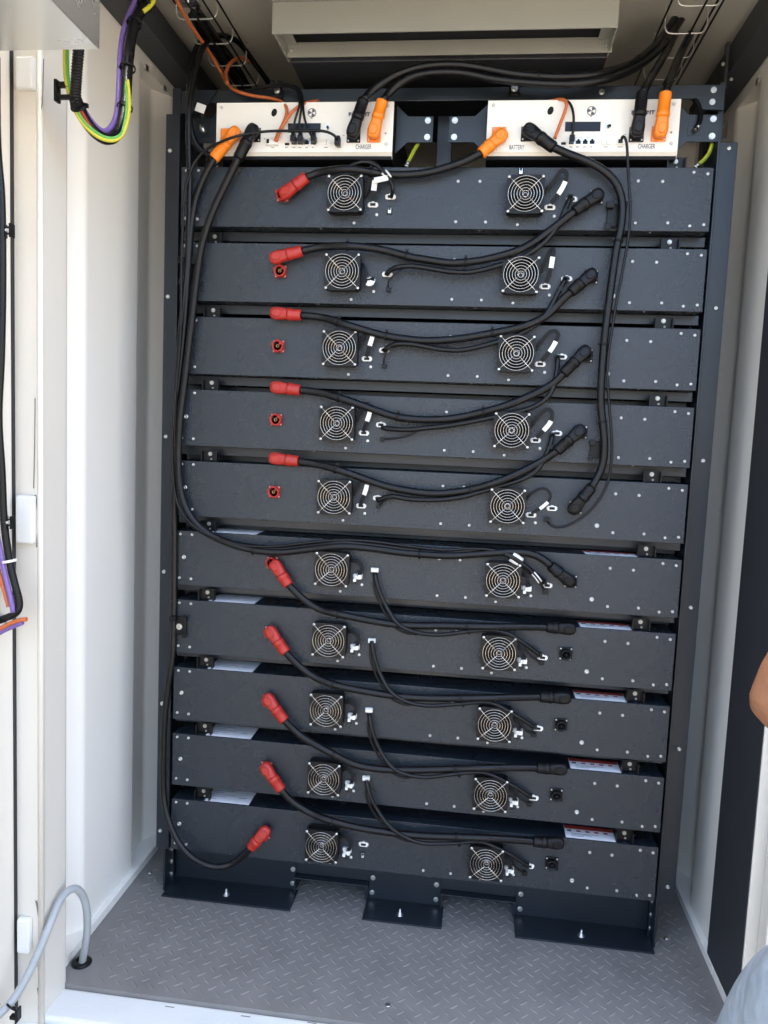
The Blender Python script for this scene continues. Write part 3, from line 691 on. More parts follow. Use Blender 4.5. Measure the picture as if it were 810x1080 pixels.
def sleeve_mesh(mb, c, d, L, m, ps=1.0):
    d = Vector(d).normalized(); nrm = Vector((0, -1, 0)); nrm = (nrm - d * nrm.dot(d)).normalized(); sd = d.cross(nrm); c = Vector(c)
    prof = [(.0255, .0118), (.026, .0138), (.030, .0142), (.036, .0138), (.0365, .0130), (L - .004, .0126), (L - .001, .0118), (L, .0095)]
    mb.loft([[c + d * s_ * (ps if s_ < .04 else 1) + (sd * math.cos(t) + nrm * math.sin(t)) * r * ps for t in [2 * PI * i / 18 for i in range(18)]] for s_, r in prof], m)
def tie(root, P, i, r, m=None):
    i = max(1, min(len(P) - 2, i)); t = (P[i + 1] - P[i - 1]).normalized(); mb = MB()
    for o in (-.0014, 0, .0014): mb.ring(P[i] + t * o, t, r, .0011, m or M['black'], n=16, k=5)
    n_ = Vector((0, -1, 0)); u = t.cross(n_).normalized(); c_ = P[i] + u * r
    mb.box(c_.x - .003, c_.x + .003, c_.y - .003, c_.y + .003, c_.z - .002, c_.z + .005, m or M['black'], .0006)
    mb.build('cable_tie', root)
def cable(name, label, cat, pts, y, r=.0086, col='rubber', plugs=(), ties=(), group=None, tags=(), tr=None):
    """pts: pixel path; plugs: (end 0/1, head pixel, head y, colour[, loose])"""
    P = pix(pts, y); ends = {}
    plugdef = []
    for pl in plugs:
        e, hp, hy, cl = pl[:4]; c_ = at(hp[0], hp[1], y=hy); tip = P[0] if e == 0 else P[-1]; plugdef.append((c_, tip, cl, len(pl) > 4))
    Q = spline(P); mid = Q[len(Q) // 2]; root = thing(name, (mid.x, mid.y, mid.z), label, cat, group)
    mb = MB(); mb.tube(Q, r, M[col], n=12 if r > .006 else 8); mb.build('jacket', root)
    for c_, tip, cl, loose in plugdef:
        d_ = tip - c_; L = d_.length + .004; a = MB(); plug_mesh(a, c_, d_, L, M[cl], boss=not loose); po = a.build('plug', root)
        b = MB(); sleeve_mesh(b, c_, d_, L, M[cl]); b.build('sleeve', po)
    for f in ties: tie(root, Q, int(f * len(Q)), tr or r + .0012)
    for f0, f1 in tags:
        t_ = MB(); t_.tube(Q[int(f0 * len(Q)):int(f1 * len(Q)) + 1], r * 1.7, M['tag'], n=8, flat=.45); t_.build('tag', root)
    return root, Q
PG = 'thick black battery power cables'
Y = -.022
cable('power_cable', 'thick black cable sagging from an orange plug to the topmost red plug', 'power cable',
      [(508.6, 160.5, -.026), (495, 168), (481, 173.5), (454, 181.5), (427, 184.5), (400, 183), (374, 178.5, -.042), (350, 179.5, -.036), (335, 182.5), (322, 187.5, -.028)], Y, plugs=[(0, (528, 143.5), -.020, 'orange'), (1, (301.5, 203), -.020, 'red')], ties=[.62], group=PG)
cable('power_cable', 'thick black cable from the topmost black plug to the tilted loose red plug', 'power cable',
      [(607, 222, -.028), (585.5, 239), (565, 254), (544, 265, -.036), (508.5, 274.5, -.03), (476, 277.5), (456.5, 275), (432, 271), (403, 263.5), (370, 259.5, -.038), (340, 260.5), (317, 265, -.026)], Y, plugs=[(0, (629, 206.5), -.020, 'black'), (1, (291.5, 271.5), -.026, 'red', 1)], ties=[.42, .62, .82], group=PG)
cable('power_cable', 'thick black cable joining the second black plug to the second loose red plug', 'power cable',
      [(603, 307, -.028), (590, 319), (576.7, 333), (553, 344, -.034), (536.7, 348, -.036), (511, 353, -.03), (486.7, 357), (453, 359.5), (428, 357.5), (403, 353.5), (366.7, 343, -.038), (343, 335.5), (316, 332.3, -.02)], Y, plugs=[(0, (622.5, 290.5), -.020, 'black'), (1, (292, 330.5), -.018, 'red', 1)], ties=[.3, .66, .84], group=PG)
cable('power_cable', 'thick black cable joining the third black plug to the third loose red plug', 'power cable',
      [(595, 393, -.028), (583, 405), (566.7, 414), (533, 428, -.036), (500, 437), (476, 441.5), (453, 442.7), (423, 440.7), (396.7, 433), (365, 421.7, -.036), (336.7, 414), (315, 411.3, -.018)], Y, plugs=[(0, (616, 371.5), -.020, 'black'), (1, (292, 408.6), -.016, 'red', 1)], ties=[.3, .62, .84], group=PG)
cable('power_cable', 'thick black cable joining the fourth black plug to the lowest loose red plug', 'power cable',
      [(588, 475, -.028), (575, 484), (560, 492.5), (526.7, 507.5, -.036), (493, 517), (460, 520.5), (430, 517.5), (403, 511.7), (361.7, 497, -.034), (336.7, 490.2), (313, 486.3, -.016)], Y, plugs=[(0, (610.5, 455), -.020, 'black'), (1, (290.5, 483.6), -.014, 'red', 1)], ties=[.34, .84], group=PG)
cable('power_cable', 'long black cable hanging from the uncrowded cream box to the fifth black plug', 'power cable',
      [(583, 155, -.03), (592, 159.5), (603.6, 164), (625, 172.5), (644, 185.5), (653, 199), (656.5, 214.6), (655.5, 236.7), (650, 263), (643, 313), (637, 363), (633.5, 420), (635.5, 445), (637.5, 465), (637, 483), (633, 498), (623.5, 514.5, -.03)], -.024, plugs=[(0, (559, 137.5), -.020, 'black'), (1, (606, 535.5), -.020, 'black')], ties=[.33, .60, .82], group=PG)
cable('power_cable', 'long black cable sweeping from the crowded cream box down to the sixth black plug', 'power cable',
      [(251.7, 166, -.03), (238, 194), (224.4, 223), (213.6, 255.5), (208.5, 286), (201.7, 343), (195, 400), (190, 440), (188, 483), (189.5, 510), (194, 531), (206, 551), (226.7, 566.7), (260, 578.5), (293, 582.5), (326.7, 579), (360, 576, -.03), (393, 578.5), (426.7, 583), (470, 586), (494.7, 585), (523, 583, -.03), (544, 582), (561, 584), (573.7, 590), (582, 597.5, -.027)], -.024, plugs=[(0, (266, 138), -.020, 'black'), (1, (599.5, 612), -.020, 'black')], ties=[.60, .83], group=PG)
cable('power_cable', 'long black cable from an orange plug down the post to the lowest red plug', 'power cable',
      [(226.5, 166, -.026), (214, 189), (206, 211), (201.5, 240), (199, 278), (194.5, 345), (189.5, 392), (185, 430), (183.5, 466), (184, 503, -.014), (184, 560, -.008), (183.5, 640, -.006), (182, 692, -.006), (176, 732, -.006), (172.5, 780, -.006), (172.5, 838, -.008), (178, 866, -.02), (190, 891, -.03), (205, 906, -.034), (225, 914.5, -.036), (240, 913), (255, 904), (265, 893.5, -.028)], -.018, r=.0078, plugs=[(0, (247, 141), -.020, 'orange'), (1, (278.5, 878), -.020, 'red')], group=PG)
lows = [((291, 597), [(303.5, 616, -.028), (320, 632), (336.7, 642.5), (356.7, 647.5, -.034), (393, 655), (426.7, 659.5), (470, 660), (519, 661, -.034), (550, 661), (578, 661.5, -.014)], (600, 663), 'thick black cable from the red plug on the sixth module to a loose black plug'),
        ((286, 667), [(300.5, 687, -.028), (313, 700), (330, 713), (355, 723, -.034), (393, 730.5), (426.7, 735), (460, 736.5), (516, 736, -.034), (545, 735.3), (571, 735, -.014)], (595, 736), 'thick black cable from the red plug on the seventh module to a loose black plug'),
        ((283.5, 738), [(299, 759, -.028), (316.7, 775.5), (348, 793.5, -.034), (373, 806), (400, 811), (440, 812), (477, 811), (510, 810, -.034), (545, 809.5), (567.7, 809.8, -.014)], (591, 811), 'thick black cable from the red plug on the eighth module to a loose black plug'),
        ((281, 811), [(296, 832, -.028), (306.7, 844.5), (326.7, 857), (346.7, 865, -.034), (373, 872), (400, 876.5), (440, 881), (506.7, 883.7, -.034), (540, 885.5), (564, 887.4, -.014)], (588, 889), 'thick black cable from the red plug on the ninth module to a loose black plug')]
for hp, pts, bp, lb in lows:
    cable('power_cable', lb, 'power cable', pts, Y, plugs=[(0, hp, -.020, 'red'), (1, bp, -.010, 'black', 1)], ties=[.23, .70], group=PG)
# cables from the CHARGER sockets to the ceiling trays
cable('power_cable', 'black cable arching from the crowded box CHARGER socket, black plug', 'power cable',
      [(383, 106, -.03), (391, 97), (400, 89.5), (421.7, 77.2), (449, 69.5), (481.5, 68), (508.6, 71.5), (544, 78), (590, 81), (631, 78, .0), (663, 68, .05), (688, 51, .1), (703, 32, .16), (714, 16, .2)], -.02, plugs=[(0, (372.5, 138), -.022, 'black')], ties=[.45], group=PG)
cable('power_cable', 'black cable arching from the crowded box CHARGER socket, orange plug', 'power cable',
      [(403, 107, -.03), (408, 101), (416, 92), (435, 80.5), (462.5, 76), (489.6, 77), (522, 83.5), (563, 87.5), (600, 88.5), (637, 84, .0), (668, 73, .05), (692, 55, .1), (708, 36, .16), (719, 20, .2)], -.02, plugs=[(0, (394.5, 138), -.022, 'orange')], group=PG)
cable('power_cable', 'black cable rising from the black CHARGER plug of the box marked BATTERY', 'power cable',
      [(677.5, 99, -.028), (681.5, 91), (687, 81, .02), (694, 70, .06), (703, 54, .12), (712, 36, .17)], -.02, plugs=[(0, (672.5, 136), -.022, 'black')], group=PG)
cable('power_cable', 'black cable rising from the orange CHARGER plug of the box marked BATTERY', 'power cable',
      [(702, 99, -.028), (704.5, 91), (708, 80, .02), (713.6, 66, .06), (720, 52, .12), (728, 36, .17)], -.02, plugs=[(0, (697, 137), -.022, 'orange')], group=PG)
# data cables between the modules
DG = 'thin black data cables between modules'
dup = [('thin data cable from the topmost module port down past the tilted red plug cable', [(601.6, 207.5, -.012), (598, 216), (592, 231), (579, 248), (560, 263.5), (540.6, 272.5), (499, 284), (476, 284), (457, 281), (434.6, 277.5), (421, 278.5), (412, 283.5), (407.5, 289.5, -.012)], [(428, 281), (418, 288), (409.5, 297), (409.5, 305, -.01)]),
       ('thin data cable from the second module port to the third module', [(596.5, 294, -.012), (592, 302), (586.7, 312), (576.7, 328), (563, 341), (546.7, 350), (513, 361), (486.7, 366.5), (463, 365.5), (440, 361), (423, 359.5), (412, 364), (404.5, 370, -.012)], [(418, 362), (410, 368), (405, 377), (405, 386, -.01)]),
       ('thin data cable from the third module port to the fourth module', [(588, 376.5, -.012), (588, 385), (586.7, 395), (581.7, 411), (570, 422.7), (553, 430), (533, 434), (500, 441.5), (470, 446.5), (450, 448.5), (433, 450.5), (416.7, 452.8), (402.5, 451, -.012)], [(446, 450), (436, 457.5), (420, 462), (403, 463, -.01)]),
       ('thin data cable from the fourth module port to the fifth module', [(582.7, 458.5, -.012), (581, 467), (576.7, 478), (566.7, 493), (550, 503), (526.7, 510), (505, 516.5), (486.7, 521.5), (460, 524.5), (430, 523.5), (412, 523), (397.5, 528, -.012)], [(420, 524), (406, 527.5), (399, 534, -.01)])]
for lb, pts, br in dup:
    pts = [p_ if len(p_) > 2 or i_ < 3 or i_ > len(pts) - 3 else (p_[0], p_[1] + 2.8, -.026) for i_, p_ in enumerate(pts)]
    root, Q = cable('data_cable', lb, 'data cable', pts, -.020, r=.0056, group=DG)
    b = MB(); B = spline(pix(br, -.02), .005); b.tube(B, .0022, M['rubber'], n=6); bo = b.build('branch_wire', root)
    e = MB(); t = B[-1]; e.box(t.x - .005, t.x + .005, t.y - .004, t.y + .004, t.z - .005, t.z + .004, M['black'], .001); e.build('connector', bo)
    e = MB(); t = Q[0]; e.box(t.x - .006, t.x + .006, t.y - .004, t.y + .006, t.z - .009, t.z + .005, M['black'], .0015); e.build('connector', root)
    # small loose end hanging beside the port on the high side
    b = MB(); q0 = Q[int(len(Q) * .11)]; b.tube(spline([q0, q0 + Vector((.006, -.002, .008)), q0 + Vector((.010, 0, .018))], .004), .0022, M['rubber'], n=6); bo = b.build('branch_wire', root)
    e = MB(); t = q0 + Vector((.011, 0, .022)); e.box(t.x - .005, t.x + .005, t.y - .004, t.y + .004, t.z - .005, t.z + .005, M['black'], .001); e.build('connector', bo)
dlo = [('thin data cable from the sixth module white port to the seventh module', [(395, 604, -.016), (398, 618), (406, 637), (419, 656, -.03), (432, 663), (448, 667), (467.6, 667.5), (494.7, 664, -.03), (519, 662.5), (536.7, 666.5), (551.5, 676), (562, 685), (569, 691, -.012)], (571, 699)),
       ('thin data cable from the seventh module white port to the eighth module', [(392, 676, -.016), (394, 690), (401, 711), (413, 729, -.03), (428, 738), (450, 742.5), (480, 741, -.03), (516, 738.5), (536, 748), (551, 759), (563.5, 767, -.012)], (563, 775)),
       ('thin data cable from the eighth module white port to the ninth module', [(389.5, 753, -.016), (391.5, 767), (400, 790), (415, 809, -.03), (430, 815.5), (450, 818), (480, 814.5, -.03), (510, 812.5), (529, 820.5), (543.7, 830), (558.5, 840, -.012)], (558, 848)),
       ('thin data cable from the ninth module white port to the lowest module', [(386.5, 823, -.016), (390, 839), (399, 856), (412, 871, -.03), (427, 881), (445, 887.5), (480, 887.5, -.03), (507, 885.5), (525, 893), (540, 902), (555.5, 913, -.012)], (553, 921))]
for lb, pts, br in dlo:
    pts = [p_ if i_ < 3 or i_ > len(pts) - 3 else (p_[0], p_[1] + 1.8, -.030) for i_, p_ in enumerate(pts)]
    root, Q = cable('data_cable', lb, 'data cable', pts, -.022, r=.0050, group=DG, ties=[.62])
    b = MB(); p2 = [(p_[0] - 3.5, p_[1] + 3, -.018) for p_ in pts[1:5]]; b.tube(spline([Q[0]] + pix(p2, -.018) + [Q[int(len(Q) * .4)]], .006), .0028, M['rubber'], n=6); b.build('branch_wire', root)
    b = MB(); e0 = Q[int(len(Q) * .88)]; t = at(br[0], br[1], y=-.008); b.tube(spline([e0, (e0 + t) / 2 + Vector((-.006, -.004, -.004)), t], .005), .0026, M['rubber'], n=6); bo = b.build('branch_wire', root)
    e = MB(); e.box(t.x - .006, t.x + .006, t.y - .004, t.y + .004, t.z - .005, t.z + .004, M['black'], .001); e.build('connector', bo)
    e = MB(); t = Q[-1]; e.box(t.x - .006, t.x + .006, t.y - .005, t.y + .004, t.z - .005, t.z + .006, M['black'], .0015); e.build('connector', root)
# topmost module: data stub with two white tags hanging over the edge
root, Q = cable('data_cable', 'thin black data cable with two white tags beside the topmost left fan', 'data cable', [(362, 180, -.034), (378, 171), (394, 172), (405, 181), (413, 192), (415.5, 200), (412.5, 208, -.014)], -.034, r=.0044, tags=[(.60, .72)])
t = MB(); a = at(402, 189, y=-.036); t.box(a.x - .016, a.x + .016, a.y - .002, a.y + .002, a.z - .006, a.z + .006, M['tag'], .001)
for v in t.v: d_ = v - a; v.z += d_.x * .22
t.build('tag', root)
# thin comm cables
root, Q = cable('comm_cable', 'thin black cable arcing from the crowded box down the post to the sixth module', 'data cable',
      [(356, 149, -.014), (355.5, 145), (350, 140.5), (341, 138), (325, 137.5), (308.6, 138), (281.5, 138.5), (254, 142.5, -.046), (232.6, 149.6, -.044), (216, 159), (205, 171), (199, 186), (194.5, 204), (193, 233), (191.5, 278), (190.5, 350), (185, 417), (181.5, 467), (183, 510), (187, 531), (197, 548), (212, 560), (233, 569), (260, 575.5), (293, 576), (326.7, 572), (360, 569.5, -.028), (393, 571), (426.7, 575.5), (470, 580), (494.7, 578.5), (523, 580.5, -.032), (544, 588.5), (559, 601), (568, 611), (575, 624, -.014)], -.03, r=.0030, tags=[(.972, .984)])
e = MB(); t = Q[-1]; e.box(t.x - .007, t.x + .007, t.y - .005, t.y + .004, t.z - .006, t.z + .006, M['black'], .0012); e.build('connector', root)
e = MB(); t = Q[0]; e.box(t.x - .006, t.x + .006, t.y - .008, t.y + .008, t.z - .009, t.z + .010, M['black'], .0015); e.build('connector', root)
root, Q = cable('comm_cable', 'thin black cable running beside the long cable down to the fifth module', 'data cable',
      [(655.5, 149, -.012), (655.5, 143.5), (659, 143.5), (661, 150), (661.8, 163), (663, 190), (664.7, 214.6), (664, 240), (659, 273), (650, 320), (643.5, 360), (640.5, 387), (642, 420), (644.5, 453), (645.5, 475), (641.7, 506.7), (630, 530), (611, 548), (593, 556), (581.7, 556.5), (577, 549, -.012)], -.026, r=.0030)
e = MB(); t = Q[-1]; e.box(t.x - .006, t.x + .006, t.y - .004, t.y + .004, t.z - .004, t.z + .008, M['black'], .0012); e.build('connector', root)
root, Q = cable('supply_cable', 'black cable dropping from the roof loop and following the post to the sixth module', 'power cable',
      [(284, 88, .30), (268, 66, .26), (253, 46, .2), (238, 38, .14), (223, 40, .08), (211.5, 55, .03), (204, 86, -.005), (199.5, 113, -.02), (199, 150), (200, 185), (199.5, 215), (197.5, 278), (191, 345), (187.5, 392), (184.5, 440), (184.5, 483), (187, 513), (191, 535), (201, 551), (219, 563.5), (246, 573.5), (293, 579), (326.7, 575.5), (360, 572.5, -.026), (393, 574.5), (426.7, 579), (470, 583), (500, 580), (523, 581), (540, 587, -.034), (557, 600), (567, 609), (573.7, 613.5, -.012)], -.02, r=.0070, tags=[(.958, .968)])
e = MB(); t = Q[-1]; e.box(t.x - .007, t.x + .007, t.y - .006, t.y + .004, t.z - .006, t.z + .006, M['black'], .0015); e.build('connector', root)
cable('supply_cable', 'black cable looping from the roof tray to behind the orange plug', 'power cable',
      [(262, 92, .30), (248, 68, .25), (234, 49, .19), (221, 42.0, .13), (210, 47, .08), (203.5, 63, .05), (200.5, 90, .02), (199, 115, .01), (201.5, 140, .02), (209, 156, .028), (222, 165, .034), (234, 171, .036)], .0, r=.0080, ties=[.30])
# orange wires
cable('orange_wire', 'orange wire running down the roof tray and along the bar into the crowded box', 'wire', [(184, -4, 0, 2.092), (192, 11, 0, 2.092), (201, 26.7, 0, 2.092), (212, 42, 0, 2.092), (224, 60, 0, 2.09), (233, 76, 0, 2.07), (239, 87, .10), (247.8, 95.6, .038), (265.6, 101, .034), (285, 103.5, .034), (294, 106, .034), (301, 111, .0), (303.3, 118), (299, 130), (293, 141), (290, 149, -.010)], -.012, r=.0038, col='orange_wire')
cable('orange_wire', 'short orange wire leaving the top of the crowded box beside the network plugs', 'wire', [(336, 106.5, .03), (326, 107.5, .012), (315, 112), (306, 120), (299, 131), (294, 141), (291.5, 149, -.010)], -.014, r=.0036, col='orange_wire')
cable('orange_wire', 'short orange wire leaving the top of the box marked BATTERY', 'wire', [(572, 109, .04), (580, 107, .02), (590, 104.3, .0), (597.5, 105), (598, 112), (593, 125), (588, 138), (585, 146)], -.014, r=.0036, col='orange_wire')
cable('orange_wire', 'orange wire curling out of the roof tray beside the black loop', 'wire', [(263, 66, .22), (257, 61, .2), (249, 62, .17), (242, 68, .13), (238, 78, .10), (240, 88, .07)], .2, r=.0042, col='orange_wire')
# network cables of the crowded box
for lb, pts in (('black network cable in the leftmost port of the crowded box', [(256, 97, .036), (275, 96, .03), (292, 91, .022), (308, 92, .012), (315, 99, -.006), (316, 112), (311, 126), (309, 138), (309, 147)]),
                ('black network cable in the second port of the crowded box', [(258, 95, .036), (280, 92, .03), (298, 89, .02), (312, 92, .01), (318.5, 102, -.006), (317.5, 118), (315, 132), (316.5, 147)]),
                ('black network cable in the last port of the crowded box', [(262, 95, .036), (284, 90, .03), (302, 88, .02), (315, 93, .008), (319.5, 104, -.006), (320, 120), (324, 135), (330.5, 147)])):
    root, Q = cable('network_cable', lb, 'network cable', pts, -.016, r=.0026)
    e = MB(); t = Q[-1]; e.box(t.x - .0058, t.x + .0058, -.022, -.004, t.z - .005, t.z + .008, M['black'], .0015); e.box(t.x - .0042, t.x + .0042, -.019, -.008, t.z + .0082, t.z + .016, M['black'], .0012); e.build('connector', root)
root, Q = cable('network_cable', 'black network cable in the first port of the box marked BATTERY', 'network cable', [(594, 106, .02), (600, 107, -.004), (604, 115), (605.5, 128), (604, 140), (603.3, 147)], -.016, r=.0028)
e = MB(); t = Q[-1]; e.box(t.x - .0055, t.x + .0055, -.020, -.004, t.z - .004, t.z + .009, M['black'], .0015); e.build('connector', root)
# white tag at left ear
root, Q = cable('tag_wire', 'thin grey wire with a square white tag over the rack corner', 'wire', [(232, 92, .045), (224, 103, .03), (216, 113, .02), (212, 124, .03), (214, 136, .04)], .02, r=.0018)
t = MB(); a = at(211.5, 114, y=.012); t.box(a.x - .011, a.x + .011, a.y - .001, a.y + .001, a.z - .009, a.z + .009, M['tag'], .0006)
for v in t.v: d_ = v - a; v.z -= d_.x * .35; v.x += d_.z * .35
t.build('tag', root)
cable('earth_lead', 'black lead behind the upper corner of the box marked BATTERY', 'wire', [(722, 98, .12), (731, 103, .06), (737, 111, .044), (740, 121, .040), (738, 130, .036), (733.5, 136, .034)], .04, r=.0055)

# ================================================================== ROOF FITTINGS
def tray(x0, x1, z, ys, label):
    o = thing('cable_tray', ((x0 + x1) / 2, .2, z), label, 'cable tray', 'wire cable trays under the roof')
    p = MB()
    for x in (x0 + .052, x1 - .004): p.tube([(x, -.36, z - .0035), (x, .60, z - .0035)], .0022, M['black'], n=6)
    for x in (x0 - .0025, x1 + .0025): p.tube([(x, -.36, z + .033), (x, .60, z + .033)], .0022, M['black'], n=6)
    p.build('rail', o)
    for y in ys:
        q = MB(); q.tube(spline([(x0, y, z + .055), (x0, y, z + .012), (x0 + .004, y, z + .002), (x0 + .012, y, z - .0005), (x1 - .012, y, z - .0005), (x1 - .004, y, z + .002), (x1, y, z + .012), (x1, y, z + .055)], .006), .0017, M['wire_steel'], n=6); q.build('rung', o)
tray(-.590, -.497, 2.10, [-.15 + .107 * i for i in range(7)], 'wire cable tray above the crowded box, filled with black and orange wires')
tray(.478, .566, 2.10, [-.16 + .108 * i for i in range(7)], 'wire cable tray above the box marked BATTERY, almost empty')
tb = thing('tray_cables', (-.55, .1, 2.12), 'black cables lying in the filled wire tray', 'cables')
for dx, dz in ((-.020, .010), (-.006, .008), (.008, .009), (-.014, .020), (.002, .019)):
    p = MB(); p.tube(spline([(-.55 + dx + random.uniform(-.004, .004), y_, 2.112 + dz + random.uniform(-.003, .003)) for y_ in (-.02, .06, .14, .22, .30, .42, .55)], .03), .0058, M['rubber'], n=8); p.build('cable_strand', tb)
jb = thing('junction_box', at(200, 3, z=2.14), 'small grey metal bracket with a screw at the end of the filled tray', 'bracket')
p = MB(); a = at(178, 0, z=2.135); b = at(212, 8, z=2.135); p.box(a.x, b.x, -.16, b.y, 2.135, 2.150, M['galv'], .002); p.build('plate', jb)
p = MB(); a = at(198, 2, z=2.13); p.cyl((a.x, a.y, 2.1349), (0, 0, -1), .005, .008, M['zinc'], n=6); p.build('bolt', jb)

hd = thing('air_hood', (0, .1, 2.03), 'pale grey sheet metal air hood under the roof with a dark slot', 'air vent')
H_ = M['hood']
p = MB(); p.box(-.355, .355, -.104, -.100, 2.035, 2.098, H_, .001); p.box(-.352, .352, -.0985, -.096, 2.099, 2.20, H_); p.box(-.355, .355, -.112, -.0962, 2.0982, 2.1005, H_); p.build('front_plate', hd)
p = MB(); p.box(-.347, .361, -.006, -.002, 2.034, 2.062, H_, .001); p.box(-.347, .361, -.0058, .022, 2.062, 2.065, H_); p.screw((.348, -.006, 2.048), r=.003); p.screw((-.338, -.006, 2.048), r=.003); p.build('rear_plate', hd)
for x0 in (-.351, .3535):
    p = MB(); p.box(x0, x0 + .003, -.0995, .02, 2.0355, 2.19, H_); p.build('end_plate', hd)
for x0, x1 in ((-.3475, -.325), (.33, .3533)):
    p = MB(); p.box(x0, x1, -.0955, -.0065, 2.060, 2.063, H_); p.build('bottom_strip', hd)
p = MB(); p.box(-.345, .355, .023, .50, 2.036, 2.19, M['panel_dark'], .002); p.build('housing', hd)

# metal box on the open door
mbx = thing('metal_box', (-.65, -.8, 1.80), 'galvanised sheet metal box hanging in the upper corner on the open door', 'metal box')
p = MB(); p.box(-.7492, -.508, -1.05, -.548, 1.795, 2.25, M['galv'], .0015); p.build('body', mbx)
p = MB(); p.box(-.7488, -.512, -.5478, -.545, 1.80, 2.25, M['galv'], .0008)
p.build('end_flange', mbx)
p = MB()
for x, y in ((-.70, -.62), (-.675, -.62)): p.lathe((x, y, 1.795), (0, 0, -1), [(.006, 0), (.006, .003), (.003, .005), (0, .005)], M['brass'], n=10)
p.build('rivet', mbx)

# open door leaves
dl = thing('container_door', (-.80, -.45, GZ), 'cream container door standing open beside the hanging wire bundles', 'door', 'open container doors')
p = MB(); p.box(-.83, -.7495, -1.10, -.4045, -.12, 2.2, M['frame'], .004); p.build('leaf', dl)
p = MB(); p.box(-.7492, -.7474, -.412, -.4022, -.12, 2.2, M['gasket'], .0012); p.build('gasket', dl)
dr = thing('container_door', (1.2, -.23, GZ), 'cream container door folded open beyond the charcoal lining panel', 'door', 'open container doors')
p = MB(); p.box(.7445, 1.45, -.245, -.2035, -.12, 2.2, M['frame'], .006); p.build('leaf', dr)
p = MB(); p.tube([(1.448, -.2485, -.12), (1.448, -.2485, 2.2)], .0035, M['gasket'], n=8); p.build('gasket', dr)

# wire loop from the door into the roof corner
def depth_path(pts, y0, y1):
    n = len(pts); return [at(p_[0], p_[1], y=y0 + (y1 - y0) * i / (n - 1)) for i, p_ in enumerate(pts)]
lp = thing('wire_loop', (-.68, -.3, 1.75), 'loop of purple, black and yellow green wires hanging in the upper corner', 'wire bundle')
blk = [(160, -14), (153, 5), (143, 22), (138, 42), (134.6, 71.6), (132.5, 104), (128.5, 131), (121, 144.5), (111, 147), (99, 139), (87, 122), (80, 104)]
B = spline(depth_path(blk, -.17, -.40), .006); p = MB(); p.tube(B, .0105, M['rubber'], n=12); p.build('black_cable', lp)
q = spline(depth_path([(80, 112), (79.5, 106), (80, 92), (81, 76), (82.5, 58), (84, 40)], -.400, -.47), .0012)
p = MB(); p.tube(q, [.0098 if (i // 2) % 2 else .0082 for i in range(len(q))], M['black'], n=12); p.build('corrugated_sleeve', lp)
pp = [(150, -14), (143, 2), (132.5, 27), (128, 50), (126.5, 75), (125.5, 104), (123, 124), (117, 136), (109, 140), (101, 134), (92, 122), (84, 108)]
p = MB(); p.tube([v + Vector((0, -.002, 0)) for v in spline(depth_path(pp, -.17, -.39), .006)], .0056, M['purple'], n=10); p.build('purple_wire', lp)
for nm, off, mm, rr in (('yellow_wire', 0, 'yellow', .0034), ('green_wire', 2.6, 'green', .0030)):
    gp = [(71.6 + off, 40), (71.6 + off, 60), (72 + off, 82), (77 + off, 106), (87 + off, 128), (101 + off * .5, 143.5 - off), (117, 151 - off), (130, 147.5 - off), (137 - off, 130), (139 - off, 112), (138 - off, 95), (136, 80)]
    p = MB(); p.tube([v + Vector((0, -.010, 0)) for v in spline(depth_path(gp, -.45, -.25), .006)], rr, M[mm], n=8); p.build(nm, lp)
p = MB(); p.tube([v + Vector((0, -.006, 0)) for v in spline(depth_path([(166, -10), (164, 2), (158, 10), (152, 14)], -.17, -.20), .006)], .0045, M['yellow'], n=8); p.build('yellow_wire', lp)
p = MB(); p.tube([v + Vector((0, -.004, 0)) for v in spline(depth_path([(82, 108), (90, 124), (98, 137), (106, 146)], -.40, -.35), .006)], .0026, M['red'], n=8); p.build('red_wire', lp)
for i in (8, 16, 34, 48, 78): tie(lp, B, min(i, len(B) - 3), .0145)
ck = MB(); a = at(70, 98, y=-.408)
ck.box(a.x - .018, a.x - .012, a.y - .012, a.y + .004, a.z - .018, a.z + .020, M['black'], .002); ck.box(a.x - .012, a.x + .020, a.y - .010, a.y - .002, a.z - .014, a.z - .006, M['black'], .002); ck.box(a.x - .012, a.x + .008, a.y - .010, a.y - .002, a.z + .006, a.z + .016, M['black'], .002); ck.box(a.x + .016, a.x + .026, a.y - .018, a.y + .002, a.z - .022, a.z - .012, M['black'], .002)
ck.build('cable_clip', lp)

# bundle on the door edge
db = thing('wire_bundle', at(5, 500, y=-.52), 'black, purple and orange wire bundle turning a corner on the open door', 'wire bundle')
DY = -.462
def dpt(px, py, off=0.0): return at(px, py, y=DY - off)
bk = [(-4, 60), (-3, 150), (1.5, 210), (2.5, 300), (1, 380), (-1.5, 440), (2, 500), (4, 545), (8, 580), (14, 610), (20, 632), (21, 640), (18, 647), (8, 651), (-6, 657), (-20, 664)]
B = spline([dpt(*q_) for q_ in bk], .006); p = MB(); p.tube(B, .0068, M['rubber'], n=10); p.build('black_cable', db)
p = MB(); p.tube(spline([dpt(*q_, .006) for q_ in ((-8, 545), (-1, 575), (5, 605), (11, 630), (14, 646))], .006), .0048, M['purple'], n=10); p.tube(spline([dpt(*q_, .008) for q_ in ((24, 656.5), (16, 660), (6, 664), (-8, 672))], .006), .0042, M['purple'], n=10); p.build('purple_wire', db)
p = MB(); p.tube(spline([dpt(*q_, .006) for q_ in ((-8, 575), (-2, 600), (4, 622), (9, 640))], .006), .0036, M['orange_wire'], n=10); p.tube(spline([dpt(*q_, .010) for q_ in ((28, 653), (20, 654), (8, 659), (-8, 668))], .006), .0042, M['orange_wire'], n=10); p.build('orange_wire', db)
